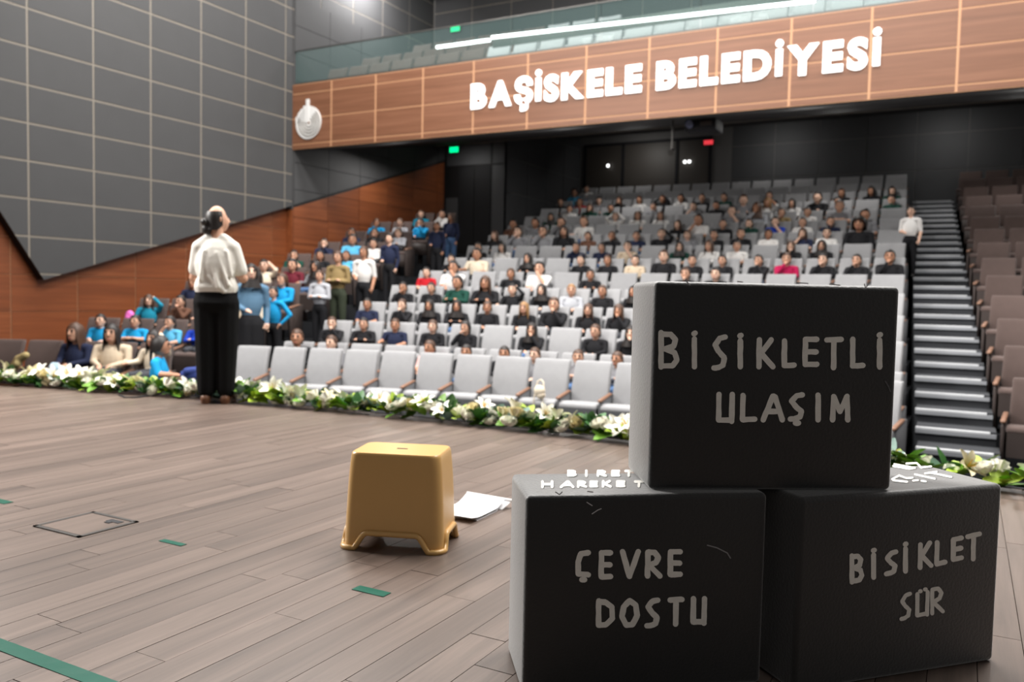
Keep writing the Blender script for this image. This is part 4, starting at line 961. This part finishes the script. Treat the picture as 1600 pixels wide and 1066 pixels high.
stand_at(500, 431, 10.5, STAND[0], 'light grey', 'short', 'brown', 'person standing with crossed arms in pale top and black trousers', .84, M_trk, .2)
stand_at(529, 402, 11.0, STAND[0], 'olive', 'tail', 'brown', 'person standing in khaki top and dark green skirt, arms crossed', .97, M_skirt, .2)
stand_at(569, 394, 12.2, STAND[1], 'white', 'tail', 'brown', 'person standing in white top and black trousers in the left aisle', .9, M_trk, .2, False)
stand_at(609, 373, 12.9, STAND[1], 'navy', 'short', 'dark', 'child standing in navy top beside left block of brown chairs', .8, M_trk, .1)
stand_at(683, 353, 14.9, STAND[1], 'navy', 'short', 'brown', 'child standing in navy top with black trousers, upper left aisle', .82, M_trk, .1)
stand_at(705, 340, 15.7, STAND[1], 'navy', 'long', 'brown', 'child standing in navy top and blue jeans, upper left aisle', .82, M_trj, .1)
p = ony(255, 541, 7.2); person(SEATED[5], HS_, (p.x, 7.2, p.z-.55*1.08), 2.3, 1.08, 'blue', 'tail', 'dark', 'girl with dark ponytail in bright blue top perched before the front left chairs', 'people before the left block', longsl=False)
stand_at(1424, 330, 16.9, STAND[1], 'white', 'short', 'dark', 'child in white top and black trousers at the centre stairs', .72, M_trk, -.2, False)

# ---- the speaker on the stage
def lbl(nm, prims, vox, material, sm_=5): return blob(prims, vox, nm, [material]*5, sm_)
mp = onz(338, 630); face = math.atan2(mp.y, mp.x)-math.radians(14)      # direction he faces
man = tag(empty('person', (mp.x, mp.y, 0), face-math.pi/2), 'man in white t-shirt and loose black trousers standing on the stage', 'person')
e_r, h_r = (.228, .02, 1.12), (.12, .24, 1.18); e_l, h_l = (-.205, .04, 1.12), (-.10, .25, 1.08)
def arm_p(e, h, s):
    d = (Vector(h)-Vector(e)).normalized(); out = [('c', (s*.15, -.01, 1.38), e, .042, .041, 0), ('c', e, h, .044, .029, 0), ('e', tuple(Vector(h)+d*.04), (.036, .040, .034), 0)]
    return out+fingers(Vector(h)+d*.065, d, 1.05, 0)
hc_ = Vector((.0, .015, 1.645)); hr = math.radians(-48)
def hp(x, y, z): return (hc_.x+x*math.cos(hr)-y*math.sin(hr), hc_.y+x*math.sin(hr)+y*math.cos(hr), hc_.z+z)
body = [('e', (0, 0, .98), (.15, .105, .14), 0), ('e', (0, 0, 1.22), (.165, .105, .24), 0), ('c', (-.11, -.01, 1.395), (.11, -.01, 1.395), .048, .048, 0), ('c', (0, -.01, 1.42), (0, .005, 1.56), .058, .055, 0),
        ('e', hp(0, 0, 0), (.082, .086, .115), 0), ('e', hp(0, .045, -.03), (.062, .055, .085), 0), ('e', hp(0, .04, -.07), (.05, .05, .048), 0), ('c', hp(0, .098, .02), hp(0, .115, -.02), .009, .014, 0), ('e', hp(.083, -.008, -.01), (.012, .022, .032), 0), ('e', hp(-.083, -.008, -.01), (.012, .022, .032), 0), ('e', hp(0, .093, -.052), (.022, .01, .008), 0)]
for s in (-1, 1): body += [('c', (s*.09, 0, .92), (s*.085, .0, .50), .085, .06, 0), ('c', (s*.085, 0, .50), (s*.085, -.02, .09), .055, .04, 0), ('c', (s*.085, -.03, .05), (s*.10, .12, .035), .038, .032, 0)]
body += arm_p(e_r, h_r, 1)+arm_p(e_l, h_l, -1)
link('body', lbl('body', body, .0095, SKIN[1], 3), man)
shirt = [('e', (0, -.01, 1.24), (.185, .13, .25), 0), ('c', (-.125, -.012, 1.40), (.125, -.012, 1.40), .066, .066, 0), ('c', (-.075, -.01, 1.04), (.075, -.01, 1.04), .118, .118, 0), ('c', (-.06, -.01, 1.47), (-.135, -.01, 1.40), .05, .06, 0), ('c', (.06, -.01, 1.47), (.135, -.01, 1.40), .05, .06, 0), ('c', (-.07, -.015, 1.45), (.07, -.015, 1.45), .048, .048, 0)]
for s, e in ((1, e_r), (-1, e_l)):
    a = Vector((s*.152, -.01, 1.39)); q = a.lerp(Vector(e), .74); shirt.append(('c', tuple(a), tuple(q), .060, .060, 0))
rr_ = random.Random(11)
for a_, b_ in (((.03, -.125, 1.34), (.13, -.118, 1.06)), ((-.02, -.128, 1.30), (.05, -.132, 1.04)), ((-.08, -.12, 1.36), (-.11, -.118, 1.10)), ((.11, -.105, 1.36), (.15, -.09, 1.14)), ((-.05, -.125, 1.14), (.10, -.120, 1.00))):
    shirt.append(('c', a_, b_, .010, .017, 0))
M_tee = mat('tee_offwhite', srgb(226, 222, 214), .85, spec=.2, bump=.3, bscale=16)
me = lbl('t_shirt', shirt, .011, M_tee, 3); bm = bmesh.new(); bm.from_mesh(me); bmesh.ops.bisect_plane(bm, geom=bm.verts[:]+bm.edges[:]+bm.faces[:], plane_co=(0, 0, .985), plane_no=(0, 0, -1), clear_outer=True); bm.to_mesh(me); bm.free()
link('t_shirt', me, man)
tro = [('c', (-.07, 0, .985), (.07, 0, .985), .118, .118, 0), ('c', (-.08, -.01, .90), (.08, -.01, .90), .122, .122, 0)]
for s in (-1, 1): tro += [('c', (s*.085, 0, .88), (s*.085, 0, .48), .118, .100, 0), ('c', (s*.085, 0, .48), (s*.085, -.01, .13), .100, .082, 0)]
link('trousers', lbl('trousers', tro, .012, mat('trousers_black', srgb(17, 17, 18), .9, spec=.15, bump=.4, bscale=9), 3), man)
sho = []
for s in (-1, 1): sho = [('c', (s*.085, -.045, .045), (s*.105, .145, .038), .045, .040, 0), ('c', (s*.085, -.04, .02), (s*.105, .15, .02), .042, .040, 0)]; link('shoe', lbl('shoe', sho, .008, mat('shoe_brown', srgb(104, 66, 42), .5), 4), man)
hair = shell(lambda a: .058-.0*a-.115*sm(math.pi-a, 0, 0.01) if False else -.09+.10*sm(math.pi-a, 1.2, 2.3), lambda z, a: ellr(max(z, 0), 0, .091, .098, .130), .062+0*0, 0, thick=.016) if False else None
m = MB(); rows = []
for t in range(8):                                  # hair wraps the back and sides, crown left bald
    r_ = []
    for i in range(25):
        a = math.radians(-100+192*i/24); side = abs(a)
        zlo = -.105+.075*sm(side, 1.0, 2.1); zhi = .062-.055*sm(side, 1.3, 2.2)*0; z = zlo+(zhi-zlo)*t/7
        q = math.sqrt(max(.05, 1-(z/.121)**2)) if z > 0 else 1
        f = 1.13+.02*math.sin(i*2.1+t); r_.append(hp(math.sin(a)*.082*f*q, -math.cos(a)*.090*f*q, z))
    rows.append(r_)
m.grid(rows); m.grid([[tuple(Vector(hp(0, 0, 0)).lerp(Vector(p), .90) if False else Vector((hc_.x, hc_.y, p[2])).lerp(Vector(p), .9)) for p in r_] for r_ in rows])
m.ell(hp(-.01, -.112, -.035), (.034, .034, .036), 12, 8); m.ell(hp(-.005, -.092, -.095), (.045, .028, .05), 12, 8)
link('hair', m.mesh('hair', HAIR['dark'], True), man)
for q in (-1, 1):
    m = MB(); m.ell(hp(q*.032, .088, .018), (.011, .011, .007), 8, 5); link('eye', m.mesh('eye', MATS['eye_dark'], True), man)

# ================================================================== LOOSE THINGS AMONG THE SEATS
def seat_xy(b, k, i): return SEATS[b, k][i]
# cream tote hanging over a front-row armrest
p = ony(845, 603, 9.0); tb = tag(empty('tote_bag', p), 'cream fabric bag hanging on a front row armrest', 'bag')
m = MB(); m.ell((0, -.03, -.06), (.075, .045, .07), 14, 9); m.ell((.02, -.03, -.11), (.06, .04, .05), 12, 8); link('body', m.mesh('body', TOPS['cream'], True), tb)
m = MB(); m.tube([(-.05, -.02, -.02), (-.04, -.01, .05), (.0, 0, .075), (.04, -.01, .05), (.05, -.02, -.02)], .009, 6); link('handle', m.mesh('handle', TOPS['cream'], True), tb)
for s_ in (-.055, .06):
    m = MB(); m.tube([(s_, -.05, -.10), (s_*1.1, -.07, -.22), (s_*.9, -.06, -.36)], .013, 6); link('strap', m.mesh('strap', TOPS['cream'], True), tb)
def soft(nm, p, prims, material, label, cat):
    tag(link(nm, blob(prims, .014, nm, [material]*5, 3), None, p), label, cat)
p = ony(30, 566, 6.75); soft('fur_scarf', p, [('c', (-.13, 0, -.08), (0, 0, .04), .06, .065, 0), ('c', (0, 0, .04), (.12, .02, .10), .06, .05, 0), ('c', (-.1, -.02, -.1), (.02, -.04, -.02), .05, .05, 0)], mat('straw_fur', srgb(168, 150, 104), .9, bump=.6, bscale=60), 'straw-coloured furry scarf lying over a front left chair', 'scarf')
p = ony(86, 577, 6.55); soft('cloth_bag', p, [('e', (0, 0, 0), (.10, .07, .085), 0), ('c', (-.05, 0, .06), (.05, 0, .06), .03, .03, 0)], mat('pale_blue_cloth', srgb(168, 192, 208), .8), 'pale blue cloth bag on the lap of a seated woman', 'bag')
p = ony(203, 494, 8.55); soft('backpack', p, [('e', (0, 0, 0), (.085, .06, .09), 0), ('e', (0, -.04, -.03), (.06, .04, .05), 0)], mat('bag_pink', srgb(226, 110, 190), .7), 'small bright pink backpack beside a girl in teal', 'backpack')
p = ony(302, 583, 7.0); soft('jacket', p, [('c', (-.15, 0, -.03), (.12, 0, -.02), .06, .07, 0), ('c', (-.05, -.05, .02), (.10, -.02, .04), .05, .05, 0)], mat('jacket_blue', srgb(44, 62, 128), .85, bump=.4, bscale=30), 'crumpled dark blue jacket on a front left chair', 'jacket')
